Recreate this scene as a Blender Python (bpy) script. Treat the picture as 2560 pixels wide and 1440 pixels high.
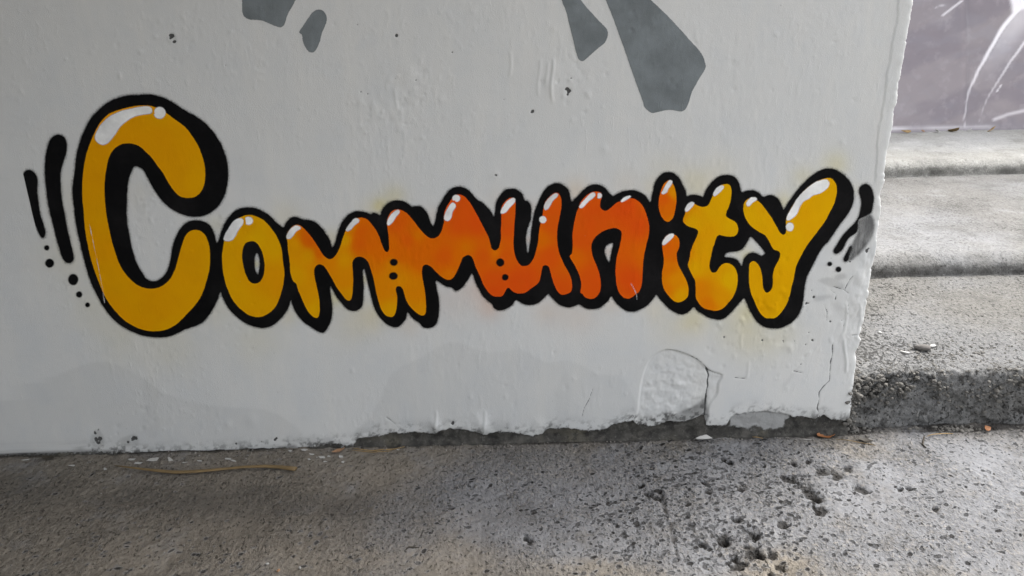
import bpy, math, random
import numpy as np
from mathutils import Matrix, Vector

random.seed(7)
rng = np.random.default_rng(11)
R = math.radians
sc = bpy.context.scene
for o in list(bpy.data.objects):
    bpy.data.objects.remove(o)

# ------------------------------------------------------------------ camera
FOC, PITCH, ROLL, YAW = 2000.0, 20.4, -1.0, 0.9      # focal length in photo pixels (2560 wide)
CAM_H, CAM_D = 1.32, 2.17
def cam_axes():
    p, r, y = R(PITCH), R(ROLL), R(YAW)
    fw = np.array([math.sin(y)*math.cos(p), math.cos(y)*math.cos(p), -math.sin(p)])
    rt = np.array([math.cos(y), -math.sin(y), 0.0]); up = np.cross(rt, fw)
    return fw, rt*math.cos(r)+up*math.sin(r), -rt*math.sin(r)+up*math.cos(r)
FW, RT, UP = cam_axes()
CP = np.array([0.0, -CAM_D, CAM_H])
cam = bpy.data.cameras.new('camera'); co = bpy.data.objects.new('camera', cam)
sc.collection.objects.link(co); sc.camera = co
cam.sensor_width = 36; cam.lens = FOC/2560*36; cam.clip_start = 0.05; cam.clip_end = 500
m = Matrix.Identity(4)
for i in range(3):
    m[i][0], m[i][1], m[i][2], m[i][3] = RT[i], UP[i], -FW[i], CP[i]
co.matrix_world = m

# ------------------------------------------------------------------ light
SUN_EL, SUN_AZ = 58.0, 55.0           # azimuth: degrees clockwise from +y (away from the viewer) towards +x
world = bpy.data.worlds.new('World'); sc.world = world; world.use_nodes = True
nt = world.node_tree; bg = nt.nodes['Background']
sky = nt.nodes.new('ShaderNodeTexSky'); sky.sky_type = 'NISHITA'; sky.sun_disc = False
sky.sun_elevation = R(SUN_EL); sky.sun_rotation = R(SUN_AZ); sky.dust_density = 4.0; sky.air_density = 1.0; sky.ozone_density = 1.0
hs = nt.nodes.new('ShaderNodeHueSaturation'); hs.inputs['Saturation'].default_value = 0.25      # thin even overcast
nt.links.new(sky.outputs[0], hs.inputs['Color']); nt.links.new(hs.outputs[0], bg.inputs[0]); bg.inputs[1].default_value = 0.15
sl = bpy.data.lights.new('sun', 'SUN'); sl.energy = 0.6; sl.angle = R(20); sl.color = (1.0, 0.97, 0.92)
so = bpy.data.objects.new('sun', sl); sc.collection.objects.link(so)
d = Vector((math.sin(R(SUN_AZ))*math.cos(R(SUN_EL)), math.cos(R(SUN_AZ))*math.cos(R(SUN_EL)), math.sin(R(SUN_EL))))
so.rotation_euler = d.to_track_quat('Z', 'Y').to_euler(); so.location = (4, 6, 8)
sc.view_settings.view_transform = 'Standard'; sc.view_settings.look = 'None'
sc.view_settings.gamma = 1.0; sc.view_settings.use_curve_mapping = False
sc.view_settings.exposure = 1.75
sc.render.engine = 'CYCLES'
sc.cycles.transparent_max_bounces = 16

# ------------------------------------------------------------------ projection helpers
def ray(px, py):
    px = np.asarray(px, float); py = np.asarray(py, float)
    return FW + RT*((px-1280)/FOC)[..., None] - UP*((py-720)/FOC)[..., None]
def on_y(px, py, Y=0.0):
    v = ray(px, py); t = (Y-CP[1])/v[..., 1]; return CP + v*t[..., None]
def on_z(px, py, Z=0.0):
    v = ray(px, py); t = (Z-CP[2])/v[..., 2]; return CP + v*t[..., None]
def to_px(P):
    v = P-CP; z = v@FW
    return 1280+FOC*(v@RT)/z, 720-FOC*(v@UP)/z

# ------------------------------------------------------------------ numpy noise
def vnoise(x, y, seed):
    g = np.random.default_rng(seed).random((256, 256))
    xi = np.floor(x).astype(int); yi = np.floor(y).astype(int)
    fx = x-xi; fy = y-yi
    fx = fx*fx*fx*(fx*(fx*6-15)+10); fy = fy*fy*fy*(fy*(fy*6-15)+10)
    a = g[yi & 255, xi & 255]; b = g[yi & 255, (xi+1) & 255]
    c = g[(yi+1) & 255, xi & 255]; d_ = g[(yi+1) & 255, (xi+1) & 255]
    return (a+(b-a)*fx)+((c+(d_-c)*fx)-(a+(b-a)*fx))*fy
def fbm(x, y, scale, seed, octv=4, rough=0.5):
    s = 0; amp = 1; tot = 0
    for k in range(octv):
        s = s+amp*vnoise(x*scale+17.3*k, y*scale+9.1*k, seed+k); tot += amp; amp *= rough; scale *= 2.03
    return s/tot-0.5
def sstep(a, b, x):
    t = np.clip((x-a)/(b-a), 0, 1); return t*t*(3-2*t)

# ------------------------------------------------------------------ objects
def tag(o, label=None, cat=None, group=None, kind=None):
    if label: o['label'] = label
    if cat: o['category'] = cat
    if group: o['group'] = group
    if kind: o['kind'] = kind
    return o
def link(name, me, mat, parent=None):
    o = bpy.data.objects.new(name, me); sc.collection.objects.link(o)
    if mat: me.materials.append(mat)
    if parent: o.parent = parent
    return o
def fast_mesh(name, verts, quads, smooth=True):
    me = bpy.data.meshes.new(name)
    nv, nf = len(verts), len(quads); k = quads.shape[1]
    me.vertices.add(nv); me.vertices.foreach_set('co', np.ascontiguousarray(verts, dtype=np.float32).ravel())
    me.loops.add(nf*k); me.loops.foreach_set('vertex_index', np.ascontiguousarray(quads, dtype=np.int32).ravel())
    me.polygons.add(nf)
    me.polygons.foreach_set('loop_start', np.arange(0, nf*k, k, dtype=np.int32))
    me.polygons.foreach_set('loop_total', np.full(nf, k, dtype=np.int32))
    me.polygons.foreach_set('use_smooth', np.full(nf, smooth, dtype=bool))
    me.update(calc_edges=True); me.validate()
    return me
def set_f(me, name, arr):
    a = me.attributes.new(name, 'FLOAT', 'POINT'); a.data.foreach_set('value', np.ascontiguousarray(arr, dtype=np.float32).ravel())
def set_c(me, name, arr):
    a = me.attributes.new(name, 'FLOAT_COLOR', 'POINT')
    c = np.ones((len(arr), 4), np.float32); c[:, :3] = arr; a.data.foreach_set('color', c.ravel())
def grid_quads(ny, nx):
    i = np.arange(ny*nx).reshape(ny, nx)
    return np.stack([i[:-1, :-1], i[:-1, 1:], i[1:, 1:], i[1:, :-1]], -1)

# ------------------------------------------------------------------ shader helpers
class N:
    def __init__(s, name):
        s.m = bpy.data.materials.new(name); s.m.use_nodes = True; s.t = s.m.node_tree
        s.b = s.t.nodes['Principled BSDF']; s.out = s.t.nodes['Material Output']
    def n(s, typ, **kw):
        x = s.t.nodes.new(typ)
        for k, v in kw.items():
            if isinstance(k, str) and hasattr(x, k): setattr(x, k, v)
        return x
    def l(s, a, b): s.t.links.new(a, b)
    def val(s, sock, v):
        if hasattr(v, 'links'): s.l(v, sock)
        else: sock.default_value = v
    def math(s, op, a, b=0.0, c=0.0, clamp=False):
        x = s.n('ShaderNodeMath', operation=op); x.use_clamp = clamp
        for i, v in enumerate((a, b, c)): s.val(x.inputs[i], v)
        return x.outputs[0]
    def ss(s, x, a, b, lo=0.0, hi=1.0):
        r = s.n('ShaderNodeMapRange', interpolation_type='SMOOTHSTEP')
        s.val(r.inputs[0], x); r.inputs[1].default_value = a; r.inputs[2].default_value = b
        r.inputs[3].default_value = lo; r.inputs[4].default_value = hi
        return r.outputs[0]
    def mix(s, f, a, b, mode='MIX'):
        x = s.n('ShaderNodeMix', data_type='RGBA', blend_type=mode)
        s.val(x.inputs[0], f); s.val(x.inputs[6], a if hasattr(a, 'links') else (*a, 1)); s.val(x.inputs[7], b if hasattr(b, 'links') else (*b, 1))
        return x.outputs[2]
    def attr(s, name, col=False):
        x = s.n('ShaderNodeAttribute', attribute_name=name); return x.outputs['Color' if col else 'Fac']
    def pos(s, scale=(1, 1, 1), rot=(0, 0, 0)):
        t = s.n('ShaderNodeTexCoord'); mp = s.n('ShaderNodeMapping')
        mp.inputs['Scale'].default_value = scale; mp.inputs['Rotation'].default_value = rot
        s.l(t.outputs['Object'], mp.inputs[0]); return mp.outputs[0]
    def noise(s, scale, detail=4, rough=0.55, vec=None, dist=0.0):
        x = s.n('ShaderNodeTexNoise'); x.inputs['Scale'].default_value = scale; x.inputs['Detail'].default_value = detail
        x.inputs['Roughness'].default_value = rough; x.inputs['Distortion'].default_value = dist
        s.l(vec if vec is not None else s.pos(), x.inputs['Vector']); return x.outputs[0]
    def voro(s, scale, vec=None, feat='F1', rnd=1.0):
        x = s.n('ShaderNodeTexVoronoi', feature=feat); x.inputs['Scale'].default_value = scale
        x.inputs['Randomness'].default_value = rnd
        s.l(vec if vec is not None else s.pos(), x.inputs['Vector']); return x
    def bump(s, h, dist, strength=1.0, nrm=None):
        x = s.n('ShaderNodeBump'); x.inputs['Strength'].default_value = strength; x.inputs['Distance'].default_value = dist
        s.l(h, x.inputs['Height'])
        if nrm is not None: s.l(nrm, x.inputs['Normal'])
        return x.outputs[0]
def plain(name, col, rough=0.7, var=0.25, scale=40, bump=0.0):
    k = N(name); f = k.noise(scale)
    c = k.mix(f, tuple(v*(1-var) for v in col), tuple(min(1, v*(1+var)) for v in col))
    k.l(c, k.b.inputs['Base Color']); k.b.inputs['Roughness'].default_value = rough
    if bump: k.l(k.bump(k.noise(scale*2), bump), k.b.inputs['Normal'])
    return k.m

def wall_bump(k):
    """relief of the brushed, many times repainted plaster; shared by the wall and all paint on it"""
    streak = k.noise(1.0, 5, 0.6, k.pos((150, 60, 28)))
    grain = k.noise(420, 3, 0.6)
    lump = k.noise(26, 4, 0.5)
    drip = k.ss(k.noise(1.0, 3, 0.5, k.pos((85, 40, 22))), 0.60, 0.72)
    where = k.ss(k.noise(2.6, 2, 0.5), 0.52, 0.66)
    h = k.math('ADD', k.math('MULTIPLY', streak, 0.07), k.math('MULTIPLY', grain, 0.38))
    h = k.math('ADD', h, k.math('MULTIPLY', lump, 0.2))
    h = k.math('ADD', h, k.math('MULTIPLY', k.math('MULTIPLY', drip, where), 0.16))
    return h

# ================================================================== traced shapes, photo pixels (2560 x 1440)
def crop(x0, y0, s, pts): return [(x0+a/s, y0+b/s) for a, b in pts]
BLACK = [(347,236),(385,237),(420,249),(465,277),(500,297),(527,322),(547,350),(561,380),(569,412),(570,445),(564,482),(550,510),(530,530),(502,542),(470,541),(440,530),(412,510),(390,482),(375,457),(362,432),(352,421),(340,416),(332,422),(325,440),(320,462),(317.5,500),(317,545),(320,570),(325,595),(332,627),(342,657),(355,680),(367,697),(382,703),(397,699),(412,686),(422,665),(427,640),(432,612),(440,590),(450,572),(467,556),(490,550.5),(512,555),(527,567),(537,587),(541.5,607),(547,599),(550,586),(556,569),(564,553),(575,538),(587,527),(600,521),(615.6,518.6),(633,519),(650,524),(665.6,533),(680,544),(690.6,556),(701.6,564),(708.6,568),(714,558),(722,548),(730,543),(739,542),(750,545),(759,549),(772,549.5),(786,554),(798,563),(809,575),(820,592.5),(826.6,605),(830.5,619),(836,608),(842,589),(847,572),(854.7,555),(865.6,541),(877,532),(891,528),(907,529),(918,532),(927,535),(933,531),(944,534),(950.6,537.6),(954,527.5),(961.6,515),(974,505),(993,501),(1011.6,504),(1022.5,511),(1029.5,516.6),(1041,514.7),(1054,517),(1064.7,527.5),(1072.5,543),(1077,557),(1082.7,565),(1086.6,557),(1091,537),(1096,516.6),(1104,502.5),(1113,487),(1124,475),(1136.6,468),(1150.6,466.6),(1164.7,471),(1177,480.6),(1188,493),(1196,500),(1207,507),(1221,520),(1230,532),(1235,541),(1237,527),(1240,508),(1248,491),(1259,478),(1271.6,472),(1287,472),(1299.7,478),(1307.5,488),(1312,500),(1320,503),(1327,513),(1329,524),(1328.6,539),(1327.5,549),(1321.6,566),(1317,583),(1315,599),(1317,617.5),(1319.5,632),(1323,617.5),(1326,599),(1328.5,570.6),(1331.5,549),(1335.6,530),(1342,513),(1349.7,495.6),(1359,478),(1370,466),(1384,459),(1398,458),(1410.6,463.6),(1421.6,475),(1425.5,489),(1428,500),(1431,503),(1437,497),(1446.6,488),(1459,474),(1474.7,463.6),(1492,461),(1509,466),(1518,475),(1523,482),(1530,488),(1533,490),(1542,485),(1556,478),(1575,475.6),(1591,477),(1607,484),(1618,494),(1625.6,505),(1629,491),(1632,477),(1636.6,458),(1646,443),(1658,432.7),(1671,430),(1685,433),(1697.5,444),(1707,461.6),(1714,475.6),(1717,489.7),(1727,486.6),(1739.7,486.6),(1752,489.7),(1758,491),(1763,477),(1771,464.7),(1782,452),(1794,442),(1811.6,437),(1828.7,438),(1841,446),(1848,458),(1851,472.5),(1855,480),(1866,476),(1882,475.6),(1896,480),(1908,491),(1918,488),(1932,488),(1942,493),(1950,503),(1957.5,519),(1959,523),(1965,514),(1976,498),(1989,480),(2004,462.5),(2021.6,445),(2039,432),(2056,423),(2073,421),(2092,425),(2109,436),(2123,450),(2132.5,467),(2135.6,486),(2134,506),(2126,525),(2114,544),(2098,564),(2082.5,587.5),(2070,606),(2064,610),(2051,627),(2040,647.5),(2029,669),(2018,690),(2014,705),(2010.6,722.5),(2009,743),(2006,761.6),(2000,779),(1989,796),(1973,810),(1953,819),(1932.5,821),(1914,818),(1895,807),(1882.5,791),(1873,774),(1865,757),(1860.5,746),(1852,753),(1841,765.6),(1829,780),(1816,792),(1802,799),(1786.6,798),(1771,794),(1757,786),(1744,778),(1734,768),(1725.6,776.6),(1713,784),(1700.6,786),(1685,780),(1669,769),(1657,756),(1646,744),(1639.7,737.5),(1633,747),(1622.5,759),(1607,770),(1588,778),(1568,778),(1553,769),(1540,758),(1532.5,747),(1528,740.6),(1521.6,750),(1510.6,761),(1498,769.5),(1482.5,773),(1465,771),(1454,765),(1446.6,761),(1439,764),(1424.7,769),(1407.5,766),(1393,758),(1382.5,748),(1374.7,739),(1370,735),(1362,744),(1349.7,755),(1334,762),(1318,762.5),(1303,758),(1290,751),(1282.5,761),(1271.6,769),(1259,775),(1246.6,776.6),(1235.6,771),(1230,760),(1219,752.5),(1207,740),(1196,721),(1188,704),(1182,688),(1179.5,684),(1174,693),(1166,705.6),(1157,718),(1141,727.5),(1129,719.7),(1116,716.6),(1104,710),(1091,702.5),(1091,715),(1096,737),(1098,757),(1098,780.6),(1094,802.5),(1086.6,815),(1072.5,821),(1057,818),(1049,809),(1038,801),(1027,791.6),(1019,782),(1016,795),(1008,807),(997.5,816.6),(983,818),(969,812),(954,799),(941,782),(932,759),(925.6,732),(919,707),(913,682),(910,673.6),(907,680.6),(909,702.5),(909.7,727.5),(908,752.5),(904,768),(889.7,778),(874,776),(860,766),(843.7,746),(834,730.6),(826.6,716.6),(826.6,734),(829.7,752.5),(831,773),(829,796),(822,815),(811,832),(797,830.6),(781,821),(762.5,809),(747,793),(736,776),(729.7,760),(727,751),(722,768),(711,787),(697,802.5),(679.7,815),(659,820.5),(640.6,818),(622,812),(603,801),(587.5,788),(573,773),(562.5,755.6),(554,737),(551.6,731),(545,749),(534,771),(520,791.6),(503,809),(480,818),(457,827),(425,841),(390,844),(355,839),(320,825),(290,805),(265,777),(245,745),(225,702),(212,660),(200,610),(190,565),(184,520),(180,475),(186,425),(192.5,375),(207.5,332),(225,297.5),(250,270),(275,252.5),(307.5,240)]
HOLES = [[(641,634),(645,636),(648.4,649),(649,661),(647.6,674),(645,684.7),(642,681.6),(638,670.6),(637,655),(637.5,641)],
         [(1532.5,608.6),(1526,608.6),(1518,612.5),(1513,620),(1512,631),(1517,645),(1523,656),(1526,640),(1529,625)],
         [(1877,592),(1888,602),(1899,614.7),(1910,629),(1911.6,633.6),(1904,639),(1893,633.6),(1882,631),(1869,635),(1860,645),(1856,656),(1854,664),(1847.5,653),(1838,646),(1825.6,643),(1812,642),(1816,633),(1829,629.7),(1844,628),(1857,622),(1866,609),(1871,601)]]
F_C = [(415,282.5),(435,297),(462,317),(480,340),(495,365),(505,390),(511,415),(512.5,440),(509,465),(500,482),(487,492),(470,495),(450,491),(435,477),(420,455),(407,432),(392,412),(380,395),(362,377),(345,364),(322,358),(300,362),(282,376),(272,395),(265,425),(261,462),(262,500),(266,540),(272,570),(280,605),(290,637),(302,667),(320,692),(340,710),(362,720),(387,721),(410,712),(427,695),(439,670),(447,640),(455,612),(465,587),(480,576),(497,576),(512,587),(521,607),(525,632),(524,670),(517,700),(507,732),(490,760),(470,782),(445,807),(420,822),(390,828),(360,825),(332,814),(307,797),(282,770),(262,740),(245,700),(230,657),(220,615),(212,570),(208.5,520),(206,500),(206,450),(211,407),(220,372),(235,335),(250,307),(272,285),(300,274),(337,265),(370,264),(390,269)]
F_O = [(629.7,538),(644,542.5),(658,550),(670,561),(681,575),(690.6,589),(700,609.7),(704.7,628),(707,652),(711,680.6),(708.6,707),(701.6,737),(689,766.6),(673,782),(656,791),(640.6,792),(623,787.7),(608,777.5),(594,765),(581,748),(572,729),(564,707),(558,679),(555.5,649),(555.5,636),(558,620.6),(561,602),(569,581.6),(578,564),(590.6,549),(606,541),(617,538)]
F_OH = [(629.7,602.6),(615.6,606.6),(608.6,617.5),(605.5,636),(607,656.6),(611.7,678),(615.6,688),(622,701),(631,708),(640.6,708.7),(650,704),(658,691.6),(661.7,671),(661.7,659.7),(659,642.5),(654.7,627),(647,613),(639,605)]
F_MMU = [(725,671),(727,685),(733,702.5),(740.6,709),(745,724),(753,743),(764,768),(775,785),(786,794),(794.5,794),(798,784),(799,765),(797,743),(792,718),(787.5,698),(785,680.6),(786.7,669.7),(793.7,662),(801.6,661),(811,666.6),(818.7,677.5),(829.7,696),(840.6,716.6),(853,733.7),(864,748),(874,751.7),(879.7,741.6),(882,721),(882.8,699),(882,680),(881,663),(882,652.5),(889.7,644),(900.6,641.6),(911.6,646),(921,657),(925.6,669.7),(932,690),(936.6,710),(941,732),(947.5,757),(953.7,774),(963,787),(974,792),(983,791),(989.7,779),(992.5,758.7),(992.5,740),(989,724),(992,717),(1000.6,715.8),(1007,723),(1012,740),(1018,755.6),(1027,768),(1038,779),(1050.6,787.7),(1060,787.7),(1064.7,779),(1065,758.7),(1063,733.7),(1059,710),(1055,688),(1055.6,671),(1060,662.6),(1069,662),(1079,668),(1089.7,679),(1102,690),(1114.7,698),(1125.6,698.6),(1135,691.6),(1144,674),(1152,655.6),(1156,646),(1160,641.6),(1169,637),(1177,640),(1183,648),(1189.7,668),(1199,688),(1208,710),(1219,727.5),(1230,738),(1241,741),(1254,740.6),(1260.6,733),(1267,721),(1273,720),(1278,725),(1289,732),(1301,733),(1314,731),(1329,720),(1345,708),(1351,694),(1353.6,678),(1357.5,665.6),(1365,663),(1372,667),(1376,679.7),(1381,698),(1389,719),(1398,733),(1407.5,736.7),(1418,734),(1428,728),(1430,712.5),(1428,697),(1421.6,681),(1412,664),(1403,645),(1396.6,626.6),(1393,603),(1393,578),(1396,558),(1400.5,536),(1403.6,517.5),(1403.6,500),(1399.7,488),(1393,482),(1382.5,484.7),(1370,495.6),(1362,508),(1358,524),(1356,540),(1350.5,563),(1347,586),(1345,606.6),(1342,620),(1335.6,642),(1326,658),(1317,664),(1304,664),(1295,654.7),(1287,637.5),(1284,615.6),(1284,602),(1285.6,570.6),(1287,547),(1288.7,524),(1288.7,505),(1284,495.6),(1273,495.6),(1262,505),(1254,517.5),(1253.6,536),(1253.6,558),(1252,578),(1252.8,594),(1249,614),(1245,622),(1237,626),(1229,620.6),(1226,609.7),(1221,592),(1211.6,573),(1199,549),(1186.6,526),(1174,505.6),(1161.6,491.6),(1149,486.6),(1136.6,488),(1127,501),(1116,518),(1110,537),(1110,552.5),(1107,568),(1102,582),(1094,591.6),(1083,596),(1072.5,594),(1060,584),(1046,568),(1033,551),(1021,537),(1008,527.5),(996,523.6),(983,526),(974,535),(968,549),(968,565),(971,588),(972.5,612),(972.5,624),(968,630.6),(961.6,626.7),(955,613),(949,594.7),(941,577.5),(930,562),(918,549),(904,544),(889.7,547),(877,556),(868,569.7),(862,582),(858,592),(851.6,613),(843.7,631.6),(834,644),(825,648),(815.6,645),(806,634.7),(795,617.5),(784,600),(772,584.7),(759,570.6),(748,563),(736,563),(726.6,570.6),(718.7,581.6),(716.4,595.6),(719,605),(719.5,620.6),(722,639),(725,659.7)]
F_N = [(1442,530),(1446.6,520.6),(1451,506.6),(1463.7,491),(1478,481.6),(1492,479),(1503.6,483),(1503.6,495.6),(1500.5,508),(1501,519),(1509,526),(1518,526),(1529,517.5),(1542,506.6),(1556,501),(1570,496),(1582.5,496),(1596.6,503),(1607.5,516),(1615,533),(1620,551),(1623,568),(1621.7,586.6),(1616,610),(1611,631),(1607.7,654.7),(1606,681),(1604.5,706),(1599,725),(1588,736),(1574,745),(1564.7,745),(1557.5,742),(1546.6,729.7),(1541,709),(1538.7,684),(1539.5,659),(1542,640.6),(1548,620),(1552,601.6),(1554,586),(1552,577),(1542,570.6),(1531,570),(1517,573.7),(1501,581.6),(1487,594),(1480,606.6),(1478.5,620),(1481,637.5),(1488.7,658),(1496.6,678),(1501,700),(1501,722),(1496.6,734),(1485.6,745),(1473,746.6),(1462,742),(1456,734),(1451,729.7),(1453,709),(1448,687.5),(1438.7,667),(1429,650),(1424,640),(1430,633),(1431.7,612.5),(1431.5,586),(1434,566),(1438.7,542.5)]
F_I1 = crop(1560,410,6.4,[(730,260),(790,330),(825,430),(840,560),(825,690),(800,820),(760,890),(710,922),(650,905),(595,830),(560,720),(555,600),(580,470),(620,350),(680,280)])
F_I2 = crop(1560,410,6.4,[(740,1115),(830,1140),(880,1210),(882,1300),(870,1356)])+crop(1560,600,6.4,[(840,210),(845,310),(870,400),(920,500),(980,610),(1015,710),(1030,800),(1015,900),(960,960),(880,992),(800,975),(730,910),(660,820),(620,730),(605,620),(610,500),(630,400),(635,290),(620,190),(610,100)])+crop(1560,410,6.4,[(615,1240),(670,1150)])
F_T = crop(1560,410,6.4,[(1650,320),(1700,350),(1720,430),(1710,550),(1680,670),(1640,760),(1630,830),(1680,870),(1750,910),(1800,950),(1825,1030),(1815,1100),(1770,1150),(1680,1160),(1580,1145),(1510,1135),(1470,1190),(1440,1290)])+crop(1560,600,6.4,[(1420,120),(1390,260),(1365,380),(1370,460),(1410,515),(1470,510),(1510,450),(1560,395),(1630,365),(1700,380),(1770,440),(1810,540),(1815,650),(1800,760),(1750,890),(1670,1000),(1580,1090),(1480,1130),(1390,1120),(1290,1095),(1210,1030),(1150,920),(1145,780),(1135,650),(1090,560),(1040,460),(1020,390),(1050,290),(1060,190)])+crop(1560,410,6.4,[(1085,1340),(1110,1270),(1160,1170),(1185,1090),(1160,1040),(1090,1015),(1010,985),(950,930),(945,880),(975,800),(985,740),(1030,640),(1100,630),(1150,650),(1220,680),(1290,685),(1350,650),(1390,570),(1430,480),(1480,390),(1560,335)])
F_Y = crop(1820,400,6.4,[(400,590),(460,640),(530,700),(600,790),(680,900),(740,1000),(790,1090),(830,1160),(880,1195),(920,1170),(930,1080),(925,960),(960,860),(1050,700),(1180,530),(1310,410),(1430,340),(1540,300),(1640,290),(1710,350),(1740,440),(1735,560),(1700,690),(1630,830),(1550,980),(1440,1130),(1340,1260)])+crop(1820,610,6.4,[(1260,20),(1190,140),(1130,260),(1085,360),(1060,480),(1040,590),(1010,690),(985,810),(950,920),(890,1030),(820,1120),(740,1180),(660,1182),(590,1175),(520,1110),(460,1010),(420,910),(375,810),(345,690),(335,560),(335,430),(345,310),(400,270),(460,300),(510,380),(540,490),(550,600),(560,700),(600,770),(650,765),(700,710),(715,620),(715,500),(740,380),(790,290),(830,200),(825,130),(780,100),(730,85),(690,20)])+crop(1820,400,6.4,[(640,1270),(590,1200),(520,1165),(440,1110),(360,1050),(290,950),(250,840),(245,740),(280,650)])
def disc(cx, cy, rx, ry=None, n=14):
    ry = ry or rx
    return [(cx+rx*math.cos(2*math.pi*k/n), cy+ry*math.sin(2*math.pi*k/n)) for k in range(n)]
HI = {  # white gloss marks of each letter
 'C': [crop(0,200,4,[(1440,262),(1500,270),(1522,300),(1510,335),(1440,345),(1350,365),(1270,410),(1200,470),(1150,550),(1090,620),(1030,650),(970,620),(950,570),(980,490),(1040,410),(1130,345),(1230,305),(1340,280)]), disc(399,282,15)],
 'o': [crop(500,480,6.4,[(640,420),(690,440),(690,510),(640,570),(600,640),(560,720),(510,770),(440,785),(385,765),(390,700),(440,610),(500,510),(570,440)]), disc(621,552,11.5,10)],
 'm1': [crop(500,480,6.4,[(1520,535),(1600,555),(1610,590),(1540,630),(1490,700),(1440,750),(1390,745),(1385,700),(1430,610)]), crop(860,440,6.4,[(170,680),(235,690),(235,740),(170,790),(110,860),(60,885),(30,870),(50,820),(110,740)])],
 'm2': [crop(860,440,6.4,[(860,540),(890,560),(880,600),(830,660),(780,740),(720,790),(690,770),(700,700),(740,630),(800,570)]), crop(860,440,6.4,[(1720,430),(1780,450),(1790,500),(1740,570),(1720,660),(1670,720),(1610,700),(1605,640),(1640,550)]), disc(1140.5,496,10,9)],
 'u': [crop(1220,430,6.4,[(400,415),(435,440),(425,490),(350,570),(280,650),(210,665),(205,620),(240,550),(310,460)]), crop(1220,430,6.4,[(1080,340),(1120,355),(1115,390),(1040,460),(1000,540),(950,600),(905,605),(895,540),(930,470),(1000,390)]), disc(1357,549,9)],
 'n': [crop(1220,430,6.4,[(1640,345),(1700,330),(1720,370),(1690,410),(1610,470),(1540,550),(1490,580),(1460,560),(1490,500),(1560,420)]), disc(1498,489,7), crop(1220,430,6.4,[(2190,400),(2270,375),(2285,400),(2210,450),(2140,482),(2125,455)])],
 'i': [crop(1560,410,6.4,[(740,255),(775,280),(760,330),(710,400),(680,460),(630,485),(600,465),(620,420),(670,330),(710,270)]), crop(1560,410,6.4,[(760,1110),(800,1125),(780,1170),(720,1230),(650,1290),(610,1290),(615,1240),(650,1180),(700,1130)])],
 't': [crop(1560,410,6.4,[(1080,605),(1120,620),(1110,660),(1050,730),(1000,765),(975,740),(985,690),(1030,630)]), crop(1560,410,6.4,[(1560,340),(1600,360),(1580,400),(1500,480),(1440,515),(1425,480),(1450,420),(1500,365)])],
 'y': [crop(1820,400,6.4,[(380,590),(450,605),(455,640),(390,680),(340,735),(300,735),(290,690),(320,640)]), crop(1820,400,6.4,[(1560,310),(1610,340),(1620,390),(1580,460),(1480,530),(1370,560),(1290,620),(1210,660),(1150,750),(1100,860),(1030,930),(960,970),(930,940),(960,860),(1030,740),(1110,610),(1200,510),(1300,420),(1420,345)]), disc(1974,567,10,11)],
}
S_L1 = crop(0,200,4,[(300,897),(350,930),(375,1000),(375,1120),(390,1260),(412,1370)])+crop(0,520,4,[(430,140),(455,235),(440,298),(405,290),(370,220),(330,120),(300,20)])+crop(0,200,4,[(270,1240),(235,1120),(222,1000),(226,950),(250,910)])
S_L2 = crop(0,200,4,[(580,545),(640,570),(668,640),(660,740),(625,850),(605,950),(610,1100),(625,1240)])+crop(0,520,4,[(640,20),(660,140),(690,280),(720,400),(738,490),(725,540),(680,555),(630,520),(590,410),(550,270),(515,120)])+crop(0,200,4,[(495,1330),(465,1150),(445,950),(450,780),(475,650),(520,570)])
S_R1 = crop(1820,400,6.4,[(2190,380),(2260,400),(2310,470),(2337,600),(2325,720),(2290,850),(2200,900),(2090,960),(2085,1080),(2060,1160),(1970,1220),(1890,1310)])+crop(1820,610,6.4,[(1870,20),(1830,90),(1780,140),(1730,160),(1690,130),(1690,90)])+crop(1820,400,6.4,[(1730,1370),(1760,1320),(1830,1210),(1930,1100),(2030,1000),(2090,900),(2115,800),(2130,690),(2120,600),(2095,510),(2110,430)])
S_R2 = crop(1820,610,6.4,[(1960,20),(1900,130),(1850,220),(1850,270),(1890,285),(1930,250),(1945,180),(1990,80)])
S_GREY = crop(1820,400,6.4,[(2280,870),(2200,905),(2095,965),(2088,1080),(2072,1170),(2000,1310)])+crop(1820,610,6.4,[(1990,0),(1950,100),(1945,200),(1940,270),(2080,180),(2200,40)])+crop(1820,400,6.4,[(2280,1270),(2345,1100),(2335,960)])
GREY = [[(606,-60),(606.5,0),(607.5,34.5),(622,48),(644,49),(664,54),(689,65),(701,68),(711,61),(717,41),(729,18),(738.5,0),(762,-60)],
        [(796,24),(808.6,28),(816.7,41),(814.7,59),(806.6,77),(800,101.6),(790,124),(780,131),(768,124),(758,103.6),(756,87),(748.7,79),(760,63),(776,38.6),(786,28)],
        [(1382,-60),(1404,0),(1415.6,29),(1424,62),(1433,98),(1444,142),(1450,150),(1458,152),(1471,142),(1493,122),(1511,107),(1519,89),(1517,73),(1500,55.5),(1475.6,29),(1451,0),(1405,-60)],
        [(1488,-60),(1514.5,0),(1531,40),(1549,89),(1571,151),(1591,209),(1606.7,251),(1613,269),(1629,282),(1642,280),(1673,274),(1706.7,278),(1720,260),(1729,231),(1744.5,202),(1763,171),(1762,155.5),(1753,133),(1722,98),(1675.5,47),(1626.7,0),(1560,-60)]]
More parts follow.
